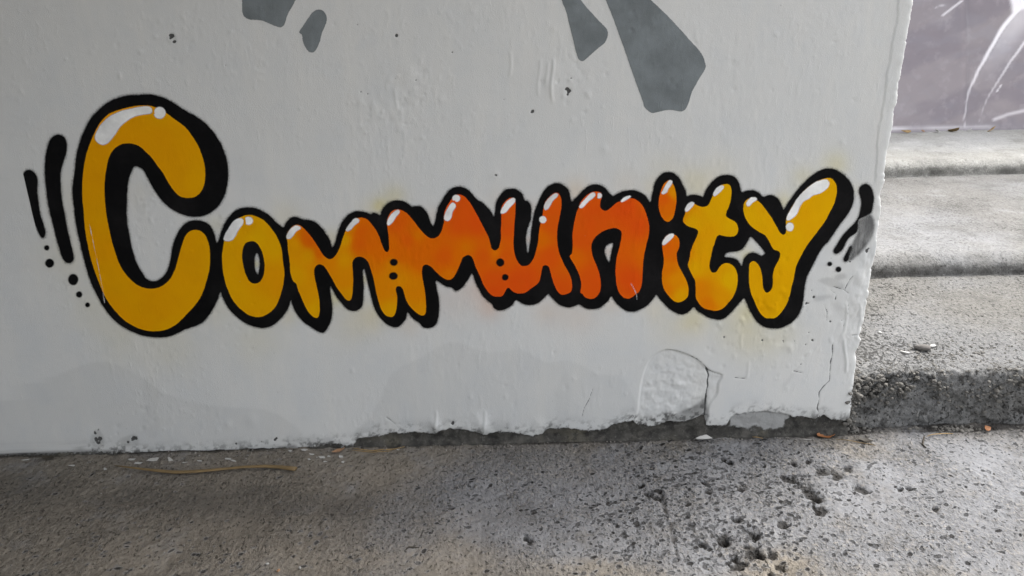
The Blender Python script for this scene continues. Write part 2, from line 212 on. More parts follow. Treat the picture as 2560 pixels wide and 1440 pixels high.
EDGE = [(2293,-60),(2284,0),(2279,40),(2270,80),(2262,128),(2260,140),(2252,190),(2247,215),(2243,255),(2235,280),(2233,320),(2226,345),(2220,375),(2216,400),(2213,430),(2213,455),(2203,480),(2203,530),(2198,560),(2193,600),(2190,640),(2185,660),(2181,690),(2175,710),(2171,725),(2173,735),(2168,755),(2165,780),(2160,800),(2155,826),(2147,838),(2152,850),(2148,865),(2140,880),(2140,920),(2135,950),(2131,1000),(2128,1030),(2121,1055),(2117,1090),(2112,1140)]
STRIP = [(2258,-60),(2248,0),(2244,40),(2238,75),(2229,130),(2224,165),(2218,190),(2207,265),(2203,285),(2196,330),(2192,400),(2188,455)]
BASE = [(-900,1160),(0,1139),(120,1134),(200,1129),(300,1129),(380,1134),(470,1131),(600,1126),(700,1121),(760,1116),(800,1113),(835,1106),(855,1112),(884,1113),(892,1096),(950,1087),(1000,1083),(1040,1081),(1085,1084),(1100,1078),(1125,1069),(1150,1073),(1165,1077),(1190,1083),(1215,1086),(1232,1079),(1260,1080),(1300,1085),(1345,1089),(1358,1083),(1372,1070),(1440,1072),(1490,1076),(1515,1074),(1530,1064),(1556,1054),(1583,1050),(1590,1060),(1620,1066),(1648,1063),(1665,1054),(1690,1058),(1715,1054),(1745,1046),(1762,1034),(1765,1062),(1790,1066),(1816,1063),(1826,1044),(1850,1035),(1885,1029),(1930,1030),(1960,1035),(1990,1044),(2040,1047),(2060,1040),(2080,1050),(2118,1052),(2300,1050)]
DPATCH = [(1662,875),(1700,880),(1740,898),(1770,925),(1805,938),(1795,960),(1793,985),(1775,1010),(1770,1030),(1762,1056),(1700,1066),(1600,1066),(1596,1020),(1600,985),(1603,960),(1612,925),(1628,895)]
CRACKS = [([(2081,862),(2081,885),(2076,905),(2075,930),(2073,952),(2058,966),(2048,980),(2047,1000),(2043,1020),(2050,1040),(2043,1056)],1.6),
          ([(1766,922),(1772,938),(1769,952),(1770,965),(1766,985),(1764,1010),(1762,1040)],2.6),
          ([(1740,896),(1756,908),(1770,924),(1788,934),(1804,938)],1.3),([(1664,875),(1690,877),(1715,884),(1740,897)],1.0),
          ([(1838,944),(1862,946)],1.6),([(2109,815),(2121,778),(2118,748)],.75),([(2082,716),(2110,724),(2120,732)],.8),
          ([(2112,722),(2124,700),(2132,690)],.8),([(2075,724),(2090,735),(2088,748)],.8),([(2130,838),(2146,836)],1.5),
          ([(2060,762),(2068,780),(2066,800)],.75),([(1984,927),(2006,932)],1.1),([(965,1043),(978,1052),(990,1062),(999,1073)],1.1),
          ([(1455,1040),(1460,1020),(1472,1000),(1482,972)],0.7),([(243,640),(253,690),(262,755)],0.1)]
SPOTS = [(428,91,5),(435,103,3.5),(422,96,2.5),(992,90,3.4),(563,164,2.2),(1131,131,2),(945,325,2),(902,230,1.2),(1418,222,4.2),(1422,228,5),(1419,234,4),(1428,195,1.6),
         (1331,279,3),(1241,438,3),(1005,505,0.8),(2029,726,2.4),(2034,742,2.2),(2014,759,3.5),(2020,758,2.4),(2052,778,1.7),(2075,803,2.2),(2105,801,1.6),(2031,851,3),(2022,830,1.8),(2055,873,1.6),(1985,852,1.8),(2014,861,1.5),
         (1811,845,3),(1904,850,2.2),(1958,852,2.6),(1973,745,2),(2002,910,2.6),(870,30,1.8),(860,90,1.3),(893,62,1.3),(245,1108,5),(240,1100,4.5),(250,1098,4),(238,1082,4),(246,1074,2.6),(334,1098,6),(318,1106,3),(590,1108,2),(688,1098,4),(586,1072,2),(655,1104,2.5),
         (2126,655,2),(2168,628,4),(2172,622,3),(1132,1058,3.2),(2218,398,2.2),(2229,600,0.5),(919,235,1.4),(1012,60,1.3),(1260,249,1),(1040,200,1.2),(2000,640,0.6),(2180,560,0.5),(1953,667,0.8)]
SMUDGE = [([(2044,700),(2078,694),(2110,712),(2105,725),(2085,722),(2060,712)],0.24),([(2088,690),(2110,684),(2115,694),(2095,700)],0.3),([(2036,742),(2070,735),(2078,745),(2040,752)],0.22),
          ([(1952,962),(1965,950),(1985,925),(2005,905),(2000,920),(1985,940),(1965,970),(1955,985)],0.10),([(1822,1040),(1850,1034),(1890,1022),(1935,1022),(1968,1036),(1972,1045),(1962,1054),(1958,1070),(1925,1072),(1835,1070),(1824,1066)],0.0),
          ([(-200,1010),(0,1005),(80,965),(150,935),(240,905),(290,912),(335,935),(400,975),(470,1000),(560,1015),(700,1040),(700,1140),(-200,1150)],0.085),
          ([(930,1040),(955,990),(985,930),(1060,890),(1130,855),(1180,870),(1230,880),(1300,872),(1360,905),(1420,900),(1500,935),(1560,950),(1560,1090),(930,1100)],0.075),
          ([(360,960),(390,955),(400,1080),(365,1080)],0.05),([(1390,980),(1410,930),(1425,960),(1420,1050),(1395,1060)],0.04),
          ([(1655,1050),(1690,1036),(1730,1020),(1752,1005),(1766,1000),(1764,1062),(1655,1066)],0.55),([(1690,1020),(1750,990),(1768,975),(1768,1030),(1700,1035)],0.14),([(225,1090),(245,1070),(262,1096),(258,1120),(232,1118)],0.25),([(300,1100),(335,1088),(345,1110),(310,1116)],0.22)]
DENTS = [(1020,190,22,1.6),(1010,262,12,-1.2),(900,255,9,1.4),(935,275,14,1.3),(972,300,8,-1.2),(905,318,8,1.1),(1000,320,10,1.3),(1105,250,9,1.2),(1380,215,16,1.5),(1388,170,14,1.2),(1470,235,7,1.6),(1512,372,10,1.4),(1240,438,9,1.5),
         (1085,1060,14,5.5),(1092,1068,9,4),(1198,1060,20,6.0),(1214,1070,11,6),(1170,1068,10,2.5),(1345,1060,14,2.2),(630,1050,14,2.0),(210,1090,26,1.8),(160,1095,15,1.4),(570,1060,8,1.6),(1580,30,6,-1.6),(1579,76,5,-1.6),(1675,200,6,-1.5),(1690,215,6,-1.5),
         (1964,648,5,-1.2),(1946,683,5,-1.2),(1955,742,7,-1.6),(1905,757,6,-1.5),(1915,770,6,-1.5),(1922,765,7,1.3),(1899,776,6,-1.5),(1958,850,10,-1.6),(1975,870,9,1.8),(1965,862,8,1.4),(2100,760,20,2.2),(2085,770,12,-2),(2125,740,18,2.0),(2140,785,16,1.8),(2110,800,14,-1.8),(2150,700,12,1.6),
         (1720,1020,10,1.5),(1690,960,10,1.2),(1720,940,9,-1.2),(1670,990,8,1.2),(2170,690,9,-2.2),(2160,845,8,2.5),(2140,850,6,-2.2),(1855,800,7,1.6),(1860,790,5,-1.5)]
# colour of the fill: 0 yellow, 1 orange, 2 red orange, at photo pixels
FILLC = [(400,300,.25),(240,450,.27),(300,700,.28),(400,780,.3),(500,450,.22),(480,620,.24),(400,400,.3),(390,340,.32),(230,580,.25),(430,815,.18),(560,650,.18),(620,560,.18),(600,740,.16),(660,780,.2),(690,700,0.35),(690,620,0.1),(640,590,0.05),
         (735,690,0.2),(735,620,0.35),(770,640,0.3),(775,600,1.35),(800,630,1.1),(760,740,0.35),(790,780,0.15),(825,655,0.7),(860,600,0.25),(860,650,0.4),(875,740,0.35),(865,700,0.6),(900,580,1.35),(900,610,1.4),(880,570,0.7),(930,610,1.1),(945,640,1.0),(925,650,0.9),(960,720,0.7),(980,780,0.25),(985,665,0.65),(1000,700,0.6),
         (990,560,1.5),(1020,600,1.5),(975,610,1.0),(1000,640,1.1),(1045,590,0.9),(1055,780,0.5),(1040,720,0.7),(1050,640,1.2),(1080,610,1.2),(1110,640,1.5),(1125,690,0.9),(1150,560,1.7),(1140,510,1.8),(1165,620,0.9),(1155,640,1.0),(1190,560,1.8),(1210,640,1.6),(1240,632,0.9),(1240,700,1.8),(1240,730,1.9),
         (1270,560,1.8),(1300,700,1.9),(1260,640,1.6),(1348,600,1.1),(1380,560,1.7),(1375,640,1.7),(1410,720,1.8),(1480,540,1.8),(1560,520,1.9),(1600,560,1.9),(1580,700,1.9),(1430,640,1.2),(1480,700,1.8),(1450,600,1.7),
         (1672,520,1.1),(1660,500,1.5),(1685,480,0.5),(1685,560,0.8),(1670,620,1.3),(1690,630,1.1),(1670,670,0.9),(1690,700,0.6),(1665,720,0.8),(1705,740,0.2),
         (1730,560,0.05),(1820,480,0),(1780,520,0.05),(1840,570,0.02),(1760,620,0.2),(1740,670,0.15),(1750,720,0.7),(1770,760,0.85),(1800,740,0.4),(1830,700,-0.1),(1840,680,0),(1790,660,0.2),(1870,520,0),(2080,480,0.02),(1980,620,0),(1960,760,0),(1885,720,0.1)]
# overspray on the white around the letters: x, y, radius, amount, 0 yellow .. 1 orange pink
HALO = [(170,500,60,.16,.15),(165,640,70,.18,.15),(230,760,60,.2,.1),(300,840,60,.22,.1),(430,860,70,.2,.15),(340,480,40,.1,.3),(540,560,24,.3,.15),(545,770,40,.2,.1),(640,660,10,.6,0),(640,840,70,.18,.1),(715,540,40,.24,.15),(725,790,25,.3,.2),(830,600,26,.4,.15),(838,745,22,.6,.05),(870,800,60,.24,.2),(935,525,35,.3,.1),(950,515,18,.6,0),(985,492,30,.5,.05),
        (910,700,14,.5,.1),(930,790,40,.4,.2),(1025,810,30,.26,.6),(1082,540,24,.24,.7),(1130,750,50,.2,.9),(1200,720,36,.38,1),(1225,770,30,.45,1),(1240,500,30,.16,.7),(1330,520,22,.22,.8),(1440,480,32,.4,.6),(1322,600,9,.4,.9),(1370,775,40,.24,.8),(1450,790,50,.2,.8),(1520,630,14,.3,.9),(1530,760,26,.22,.7),(1630,470,30,.22,.25),(1740,460,40,.45,.1),(1640,770,34,.24,.3),(1735,790,36,.5,.1),(1690,820,55,.22,.2),(1860,630,30,.35,.05),(1870,645,12,.5,0),(1870,780,40,.38,.05),(1840,820,60,.28,.1),(1960,505,26,.5,.02),(2010,450,34,.35,.05),(2090,412,34,.42,.0),(1900,850,55,.22,.08),(1960,835,50,.16,.05),(2140,470,20,.2,0),(1800,425,50,.14,.1),(1660,420,40,.16,.15),(1560,465,40,.14,.5)]

def cat_closed(pts, sub=3):
    p = np.array(pts, float); n = len(p); out = []
    a, b, c, e = np.roll(p, 1, 0), p, np.roll(p, -1, 0), np.roll(p, -2, 0)
    for k in range(sub):
        t = k/sub
        out.append(0.5*((2*b)+(-a+c)*t+(2*a-5*b+4*c-e)*t*t+(-a+3*b-3*c+e)*t**3))
    return np.stack(out, 1).reshape(n*sub, 2)
def wpoly(pts, sub=3):
    q = cat_closed(pts, sub) if sub else np.array(pts, float)
    w = on_y(q[:, 0], q[:, 1]); return w[:, [0, 2]]

# ================================================================== the wall lattice
ST = 0.003
tl = on_y(-30, -30); xl = tl[0]-0.02; ztop = max(on_y(-30, -30)[2], on_y(2300, -30)[2])+0.02
xe_pts = on_y(*np.array(EDGE, float).T)
XMAX = xe_pts[:, 0].max()+0.0
xs = np.arange(xl, XMAX+ST, ST); XL, XR = xs[0], xs[-1]
zs = np.arange(-0.04, ztop, ST)
xs = np.concatenate([np.linspace(-4.2, XL-0.1, 28), [XL-0.05, XL-0.02], xs]); NX0 = 30
zs = np.concatenate([zs, zs[-1]+np.array([0.02, 0.06, 0.15, 0.3, 0.5, 0.75, 1.0])])
nz, nx = len(zs), len(xs)
X, Z = np.meshgrid(xs, zs)
zz = xe_pts[::-1, 2]; xx = xe_pts[::-1, 0]
xedge = np.interp(zs, zz, xx)+0.0045*fbm(zs*1.0, zs*0+3.3, 55, 5, 4, 0.65)*2
x0 = XR-0.13
t = np.clip((X-x0)/(XR-x0), 0, 1)
X = np.where(X > x0, x0+t*(xedge[:, None]-x0), X)
PX, PY = to_px(np.stack([X, X*0, Z], -1))
MPP = 0.00122                                       # metres per photo pixel in the middle of the wall

def sdf(polys, margin):
    """signed distance (negative inside, even-odd) to closed polygons in wall metres, exact within the margin"""
    D = np.full(X.shape, margin, np.float32); par = np.zeros(X.shape, bool)
    for P in polys:
        for (ax, az), (bx, bz) in zip(P, np.roll(P, -1, 0)):
            lo, hi = min(az, bz), max(az, bz)
            r0, r1 = np.searchsorted(zs, lo-margin), np.searchsorted(zs, hi+margin)
            c0, c1 = np.searchsorted(xs, min(ax, bx)-margin-0.03), np.searchsorted(xs, max(ax, bx)+margin+0.03)
            if r1 > r0 and c1 > c0:
                gx, gz = X[r0:r1, c0:c1], Z[r0:r1, c0:c1]
                dx, dz = bx-ax, bz-az; L = dx*dx+dz*dz+1e-12
                tt = np.clip(((gx-ax)*dx+(gz-az)*dz)/L, 0, 1)
                dd = np.hypot(gx-ax-tt*dx, gz-az-tt*dz)
                np.minimum(D[r0:r1, c0:c1], dd, out=D[r0:r1, c0:c1])
            q0, q1 = np.searchsorted(zs, lo), np.searchsorted(zs, hi)
            if q1 > q0:
                zr = zs[q0:q1]; xc = ax+(bx-ax)*(zr-az)/(bz-az)
                par[q0:q1] ^= X[q0:q1] < xc[:, None]
    return np.where(par, -D, D)
def line_d(pts, margin):
    P = on_y(*np.array(pts, float).T)[:, [0, 2]]
    D = np.full(X.shape, margin, np.float32)
    for (ax, az), (bx, bz) in zip(P[:-1], P[1:]):
        r0, r1 = np.searchsorted(zs, min(az, bz)-margin), np.searchsorted(zs, max(az, bz)+margin)
        c0, c1 = np.searchsorted(xs, min(ax, bx)-margin-0.03), np.searchsorted(xs, max(ax, bx)+margin+0.03)
        if r1 > r0 and c1 > c0:
            gx, gz = X[r0:r1, c0:c1], Z[r0:r1, c0:c1]
            dx, dz = bx-ax, bz-az; L = dx*dx+dz*dz+1e-12
            tt = np.clip(((gx-ax)*dx+(gz-az)*dz)/L, 0, 1)
            np.minimum(D[r0:r1, c0:c1], np.hypot(gx-ax-tt*dx, gz-az-tt*dz), out=D[r0:r1, c0:c1])
    return D

# relief of the wall, metres towards the viewer
H = 0.006*fbm(X, Z, 2.2, 21, 3)+0.0003*fbm(X*1.6, Z*0.6, 22, 31, 3)+0.0010*np.clip(fbm(X*1.3, Z*0.8, 62, 33, 3)-0.16, 0, 1)*3*sstep(-0.05, 0.15, fbm(X, Z, 4, 79, 3))
patchy = sstep(-0.02, 0.16, fbm(X, Z, 3.0, 77, 3))
H += patchy*0.0005*np.clip(fbm(X*2.2, Z*0.75, 40, 51, 3)-0.02, 0, 1)*3
sd_d = sdf([wpoly(DPATCH)], 0.06)
H -= 0.0044*sstep(0.003, -0.003, sd_d)
H += sstep(0.0, -0.01, sd_d)*0.0022*fbm(X, Z, 55, 61, 3)*2
sx = np.interp(PY, *np.array(STRIP, float)[:, ::-1].T)
strip = sstep(-1.3, 1.3, PX-sx+9*fbm(X, Z, 45, 13, 4))*sstep(470, 440, PY)
H += 0.0018*strip
rough = sstep(-70, -20, PX-np.interp(PY, *np.array(EDGE, float)[:, ::-1].T))*sstep(560, 640, PY)*sstep(880, 830, PY)
H += rough*(0.017*fbm(X, Z*0.6, 22, 91, 4)-0.001)
near_edge = np.clip((X-(xedge[:, None]-0.03))/0.03, 0, 1)
H += near_edge**2*0.006*fbm(X, Z, 45, 95, 3)-near_edge**6*0.004
for px, py, r, a in DENTS:
    H += a*0.001*np.exp(-(((PX-px)/r)**2+((PY-py)/(r*1.15))**2))
for cx_d, cy_d, rx_d, ry_d, n_d in ((1010,260,110,90,46),(1420,190,90,70,34),(375,520,40,90,26),(60,570,60,110,26),(560,555,50,40,14),(610,810,60,40,14),(1900,860,150,70,44),(1930,770,60,60,16),(500,130,300,120,30),(1900,250,250,150,20),(300,1060,300,50,30),(1250,980,300,90,16),(1690,970,70,70,30),(2120,790,45,90,30)):
    for _ in range(n_d):
        px, py = rng.normal(cx_d, rx_d*0.6), rng.normal(cy_d, ry_d*0.6); r = rng.uniform(2.5, 7); a = rng.choice([-1, 1])*rng.uniform(0.5, 1.3); P_ = on_y(px, py)
        j, i = np.searchsorted(xs, P_[0]), np.searchsorted(zs, P_[2])
        if not (12 < i < nz-12 and NX0+12 < j < nx-12): continue
        w_ = (slice(i-9, i+10), slice(j-9, j+10)); H[w_] += a*0.001*np.exp(-(((PX[w_]-px)/r)**2+((PY[w_]-py)/(r*rng.uniform(0.8, 1.5)))**2))
for lx, top, bot, a in ((1381,150,250,2.0),(1367,160,215,1.4),(1348,150,240,1.2),(1275,130,190,1.2),(990,225,275,1.2),(1210,1030,1082,2.5),(1088,1030,1080,2.5),(2113,850,930,3.0),(2114,760,830,2.2),(2150,760,830,2.0),(1868,905,945,1.3),(1855,840,870,1.4)):
    H += a*0.001*np.exp(-((PX-lx-3*np.sin(PY*0.05))/3.2)**2)*sstep(top-8, top+6, PY)*sstep(bot+6, bot-8, PY)
base_y = np.interp(PX, *np.array(BASE, float).T)
base_sd = (PY-base_y)+9*fbm(X, Z, 26, 41, 4)+7*fbm(X, Z, 90, 43, 3)
bare = sstep(-1.5, 2.5, base_sd)
H -= bare*0.005
H += bare*0.006*fbm(X, Z*1.5, 28, 44, 4)
foot = sstep(0.028, 0.0, Z)*bare
H += foot**2*0.014                                   # mortar fillet where the wall meets the ground
mark = np.full(X.shape, 0.02, np.float32)
for pts, r in CRACKS:
    if r > 0.5: mark = np.minimum(mark, line_d(pts, 0.02)-r*MPP*0.6+0.0030*fbm(X, Z, 55, 47, 4))
for px, py, r in SPOTS:
    if r >= 1.0:
        dd = np.hypot(PX-px, PY-py)*MPP-r*MPP*0.85*(1.0+1.7*fbm(X, Z, 110, int(px) % 97, 3)*2); mark = np.minimum(mark, np.clip(dd, -0.02, 0.02))
H -= 0.0022*sstep(0.002, -0.002, mark)
smudge = np.zeros(X.shape, np.float32)
for pts, a in SMUDGE:
    if a: smudge += a*sstep(0.006, -0.006, sdf([wpoly(pts)], 0.02)+0.012*fbm(X, Z, 12, 73, 3))
smudge += 0.5*sstep(0.012, 0.0, np.abs(np.hypot(PX-429, PY-97)-9)*MPP)*0.25
smudge = np.clip(smudge, 0, 1)
edge_dirt = sstep(-34, -2, base_sd)*sstep(0.0, 0.16, fbm(X, Z, 75, 82, 5, 0.65))
grime = sstep(-45, 4, PY-base_y)*sstep(-0.10, 0.18, fbm(X*0.7, Z*1.3, 26, 84, 5, 0.6))
smudge = np.clip(smudge+0.30*grime+0.55*sstep(-9, 0, PY-base_y)*sstep(1000, 800, PX)*sstep(-0.2, 0.1, fbm(X, Z, 18, 86, 3))+0.6*edge_dirt+0.75*edge_dirt*sstep(1560, 1600, PX)*sstep(1790, 1760, PX), 0, 1)
halo = np.zeros(X.shape, np.float32); hcol = np.zeros(X.shape, np.float32)
for px, py, r, a, c in HALO:
    w = a*np.exp(-((PX-px)**2+(PY-py)**2)/(r*r)); halo += w; hcol += w*c
hcol = hcol/np.maximum(halo, 1e-6); halo = np.clip(halo, 0, 0.8)*(0.8+0.5*fbm(X, Z, 14, 88, 3))
hc = (1-hcol)[..., None]*np.array([1.0, 0.88, 0.38])+hcol[..., None]*np.array([1.0, 0.60, 0.42])
halo = halo*1.08; tint = 1-halo[..., None]+halo[..., None]*hc
greybase = sstep(2, -2, sdf([wpoly(SMUDGE[4][0], 0)], 0.02)*500+14*fbm(X, Z, 60, 49, 4))

# ---------------------------------------------------------------- wall materials
def wall_material():
    k = N('white_wall_paint')
    n1 = k.noise(1.7, 5, 0.6); n2 = k.noise(9, 4, 0.6); n3 = k.noise(1.0, 4, 0.6, k.pos((14, 14, 2.2)))
    c = k.mix(n1, (0.59, 0.60, 0.59), (0.665, 0.66, 0.635))
    c = k.mix(k.math('MULTIPLY', k.ss(n2, 0.45, 0.7), 0.28), c, (0.55, 0.575, 0.59))
    c = k.mix(k.math('MULTIPLY', k.ss(k.noise(34, 5, 0.7), 0.5, 0.75), 0.18), c, (0.50, 0.50, 0.49))
    c = k.mix(k.math('MULTIPLY', k.ss(n3, 0.45, 0.75), 0.35), c, (0.70, 0.685, 0.64))
    c = k.mix(1.0, c, k.attr('tint', True), 'MULTIPLY')
    c = k.mix(k.attr('smudge'), c, (0.13, 0.13, 0.125))
    sp = k.voro(46, k.pos((1, 1, 1))); big = k.noise(5, 2)
    speck = k.math('MULTIPLY', k.ss(sp.outputs['Distance'], 0.10, 0.05), k.ss(sp.outputs['Color'], 0.93, 0.95))
    c = k.mix(k.math('MULTIPLY', speck, 0.35), c, (0.16, 0.16, 0.15))
    d1 = k.noise(30, 5, 0.65); d2 = k.noise(7, 4)
    dark = k.mix(k.ss(d1, 0.3, 0.75), (0.030, 0.029, 0.026), (0.085, 0.080, 0.070))
    dark = k.mix(k.ss(d2, 0.5, 0.75), dark, (0.11, 0.10, 0.075))
    dark = k.mix(k.math('MULTIPLY', k.ss(k.noise(85, 5, 0.75), 0.52, 0.72), 0.7), dark, (0.15, 0.145, 0.13))
    dark = k.mix(k.math('MULTIPLY', k.ss(k.noise(24, 4, 0.7), 0.5, 0.35), 0.7), dark, (0.014, 0.013, 0.012))
    dark = k.mix(k.attr('pale'), dark, (0.33, 0.33, 0.32))
    bsd = k.math('ADD', k.attr('base_sd'), k.math('MULTIPLY', k.math('SUBTRACT', k.noise(160, 3, 0.7), 0.5), 14.0))
    fb = k.ss(bsd, -2.0, 2.0)
    c = k.mix(fb, c, dark)
    mk = k.math('ADD', k.attr('mark'), k.math('MULTIPLY', k.math('SUBTRACT', k.noise(300, 2, 0.6), 0.5), 0.002))
    c = k.mix(k.ss(mk, 0.0012, -0.0006), c, (0.07, 0.07, 0.068))
    k.l(c, k.b.inputs['Base Color'])
    k.val(k.b.inputs['Roughness'], k.math('ADD', k.math('MULTIPLY', fb, 0.35), 0.55))
    k.b.inputs['Specular IOR Level'].default_value = 0.35
    h = k.math('ADD', wall_bump(k), k.math('MULTIPLY', k.math('MULTIPLY', d1, fb), 2.0))
    k.l(k.bump(h, 0.0026, 0.8), k.b.inputs['Normal'])
    return k.m
def paint_material(name, base=None, soft=0.0012, rag=0.002, rough=0.5, fade=None, opac=1.0, mist=False):
    k = N(name)
    c = k.attr('paint', True) if base is None else None
    n = k.noise(12, 4, 0.6)
    if base is not None: c = k.mix(k.ss(n, 0.3, 0.7), tuple(v*0.82 for v in base), tuple(v*1.18 for v in base))
    if base is not None and base[0] < 0.01: c = k.mix(k.math('MULTIPLY', k.ss(k.noise(5, 5, 0.65), 0.45, 0.75), 0.8), c, (0.012, 0.011, 0.0115))
    if base is None: c = k.mix(k.math('MULTIPLY', k.ss(n, 0.40, 0.75), 0.14), c, (0.52, 0.16, 0.004))
    mk = k.ss(k.attr('mark'), 0.0008, -0.0008)
    c = k.mix(k.math('MULTIPLY', mk, 0.8), c, (0.05, 0.035, 0.02))
    if fade:
        c = k.mix(k.ss(k.attr('sd'), -0.010, 0.0), c, fade)
    sp = k.voro(90); dust = k.math('MULTIPLY', k.ss(sp.outputs['Distance'], 0.13, 0.05), k.ss(sp.outputs['Color'], 0.955, 0.97))
    c = k.mix(k.math('MULTIPLY', dust, 0.5), c, (0.45, 0.43, 0.40))
    k.l(c, k.b.inputs['Base Color']); k.b.inputs['Roughness'].default_value = rough
    k.b.inputs['Specular IOR Level'].default_value = 0.03 if base is None else 0.08 if base[0] < 0.05 else 0.35
    k.l(k.bump(wall_bump(k), 0.0026, 0.8), k.b.inputs['Normal'])
    e = k.math('ADD', k.attr('sd'), k.math('MULTIPLY', k.math('SUBTRACT', k.noise(330, 3, 0.7), 0.5), rag))
    e = k.math('ADD', e, k.math('MULTIPLY', k.math('SUBTRACT', k.noise(1.0, 2, 0.5, k.pos((60, 60, 60))), 0.5), rag*0.8))
    a = k.math('MULTIPLY', k.ss(e, soft, -soft), opac)
    if mist: a = k.math('MAXIMUM', a, k.math('MULTIPLY', k.ss(e, 0.008, -0.001), k.ss(k.noise(240, 3, 0.8), 0.36, 0.80, 0.0, 0.9)))
    if opac < 1: a = k.math('MULTIPLY', a, k.ss(k.noise(1, 4, 0.6, k.pos((40, 40, 12))), 0.15, 0.6))
    tr = k.n('ShaderNodeBsdfTransparent'); mx = k.n('ShaderNodeMixShader')
    k.l(a, mx.inputs[0]); k.l(tr.outputs[0], mx.inputs[1]); k.l(k.b.outputs[0], mx.inputs[2]); k.l(mx.outputs[0], k.out.inputs[0])
    return k.m
M_WALL = wall_material()
M_BLACK = paint_material('black_spray_paint', (0.0030, 0.0030, 0.0034), soft=0.0028, rag=0.0045, rough=0.6, mist=True)
M_FILL = paint_material('yellow_orange_spray_paint', None, soft=0.0014, rag=0.0022, rough=0.5)
M_GLOSS = paint_material('white_spray_paint', (0.80, 0.80, 0.78), soft=0.0020, rag=0.003, rough=0.5)
M_DOT = paint_material('black_dot_paint', (0.003, 0.003, 0.0034), soft=0.0022, rag=0.003, rough=0.6)
M_GREY = paint_material('grey_mural_paint', (0.165, 0.186, 0.193), soft=0.0016, rag=0.003, rough=0.55)
M_SMEAR = paint_material('grey_smear_paint', (0.085, 0.085, 0.085), soft=0.006, rag=0.006, rough=0.6, opac=0.72)

# ---------------------------------------------------------------- wall mesh: relief front, chipped right end, back
V = np.stack([X, -H, Z], -1)
# clamp the coarse outer part to a smooth surface
ends = []
thick = 0.20
for j, yy in enumerate((0.004, 0.010, 0.03, 0.07, 0.12, thick)):
    jag = 0.010*fbm(zs, zs*0+yy*40, 30, 130+j, 3)+0.004*fbm(zs, zs*0+yy*90, 90, 140+j, 3)
    ex = xedge+(0.0008 if j == 0 else 0.002)+jag*(0.4 if j < 2 else 1.2)
    ends.append(np.stack([ex, np.full(nz, yy)-(H[:, -1] if j < 2 else 0), zs], -1))
ends.append(np.stack([np.full(nz, xs[0]), np.full(nz, thick), zs], -1))
V2 = np.concatenate([V, np.stack(ends, 1)], 1); nx2 = nx+len(ends)
def ext(A): return np.concatenate([A, np.repeat(A[:, -1:], len(ends), 1)], 1)
me = fast_mesh('painted_wall', V2.reshape(-1, 3), grid_quads(nz, nx2).reshape(-1, 4))
set_f(me, 'base_sd', ext(base_sd)); set_f(me, 'mark', ext(mark)); set_f(me, 'smudge', ext(smudge)); set_f(me, 'pale', ext(greybase))
set_c(me, 'tint', ext(tint).reshape(-1, 3))
wall = link('painted_wall', me, M_WALL)
tag(wall, 'white plastered wall with chipped right edge, carrying yellow and orange graffiti lettering', 'wall', None, 'thing')

QUAD = grid_quads(nz, nx)
def sheet(name, sd, cells, off, mat, parent, label=None, color=None):
    """a coat of paint: the lattice cells picked out, lifted off the plaster by the paint's thickness"""
    q = QUAD[cells]
    if len(q) == 0: return None
    u, inv = np.unique(q.ravel(), return_inverse=True)
    vv = V.reshape(-1, 3)[u].copy(); vv[:, 1] -= off
    me = fast_mesh(name, vv, inv.reshape(-1, 4))
    set_f(me, 'sd', sd.ravel()[u]); set_f(me, 'mark', mark.ravel()[u])
    if color is not None: set_c(me, 'paint', color.reshape(-1, 3)[u])
    o = link(name, me, mat, parent)
    if label: o['label'] = label
    return o
def cells_of(sd, lim):
    a = sd < lim
    c = a[:-1, :-1] | a[1:, :-1] | a[:-1, 1:] | a[1:, 1:]
    c[:, :NX0] = False
    return c
CXP = (PX[:-1, :-1]+PX[1:, 1:])/2; CYP = (PY[:-1, :-1]+PY[1:, 1:])/2
# fill colour field over the word
fc = np.array(FILLC, float)
sub = (PX > 150) & (PX < 2200) & (PY > 220) & (PY < 860)
num = np.zeros(sub.sum()); den = np.zeros(sub.sum()); pxs, pys = PX[sub], PY[sub]
for x_, y_, c_ in fc:
    w = 1/((pxs-x_)**2+(pys-y_)**2+60)**1.6; num += w*c_; den += w
f_ = np.zeros(X.shape); f_[sub] = num/den
f_ = f_+0.16*fbm(X, Z, 9, 201, 3)
ca, cb, cc = np.array([0.74, 0.395, 0.001]), np.array([0.75, 0.155, 0.001]), np.array([0.73, 0.070, 0.005])
t1 = np.clip(f_, 0, 1)[..., None]; t2 = np.clip(f_-1, 0, 1)[..., None]
PCOL = ca*(1-t1)+cb*t1; PCOL = PCOL*(1-t2)+cc*t2
LET = [('C', [F_C], 'large yellow letter C with a deep black shadow edge'), ('o', [F_O, F_OH], 'yellow letter o turning orange at its lower right'),
       ('m1', None, 'first letter m, yellow legs and orange shoulders'), ('m2', None, 'second letter m, mostly deep orange'), ('u', None, 'deep orange letter u after the second m'),
       ('n', [F_N], 'deep orange letter n'), ('i', [F_I1, F_I2], 'narrow orange letter i with its oval dot'), ('t', [F_T], 'yellow letter t with an orange foot'), ('y', [F_Y], 'yellow letter y at the end of the word')]
sd_black = sdf([wpoly(BLACK)]+[wpoly(h) for h in HOLES], 0.03)
sd_mmu = sdf([wpoly(F_MMU)], 0.03)
FP = {k: np.concatenate(p) for k, p, _ in LET if p}
mm = np.array(F_MMU, float)
FP['m1'] = mm[mm[:, 0] < 986]; FP['m2'] = mm[(mm[:, 0] >= 986) & (mm[:, 0] < 1255)]; FP['u'] = mm[mm[:, 0] >= 1255]
cb_ = cells_of(sd_black, 0.010)
iy, ix = np.nonzero(cb_)
best = np.full(len(iy), 1e9); own = np.zeros(len(iy), int); cx_, cy_ = CXP[iy, ix], CYP[iy, ix]
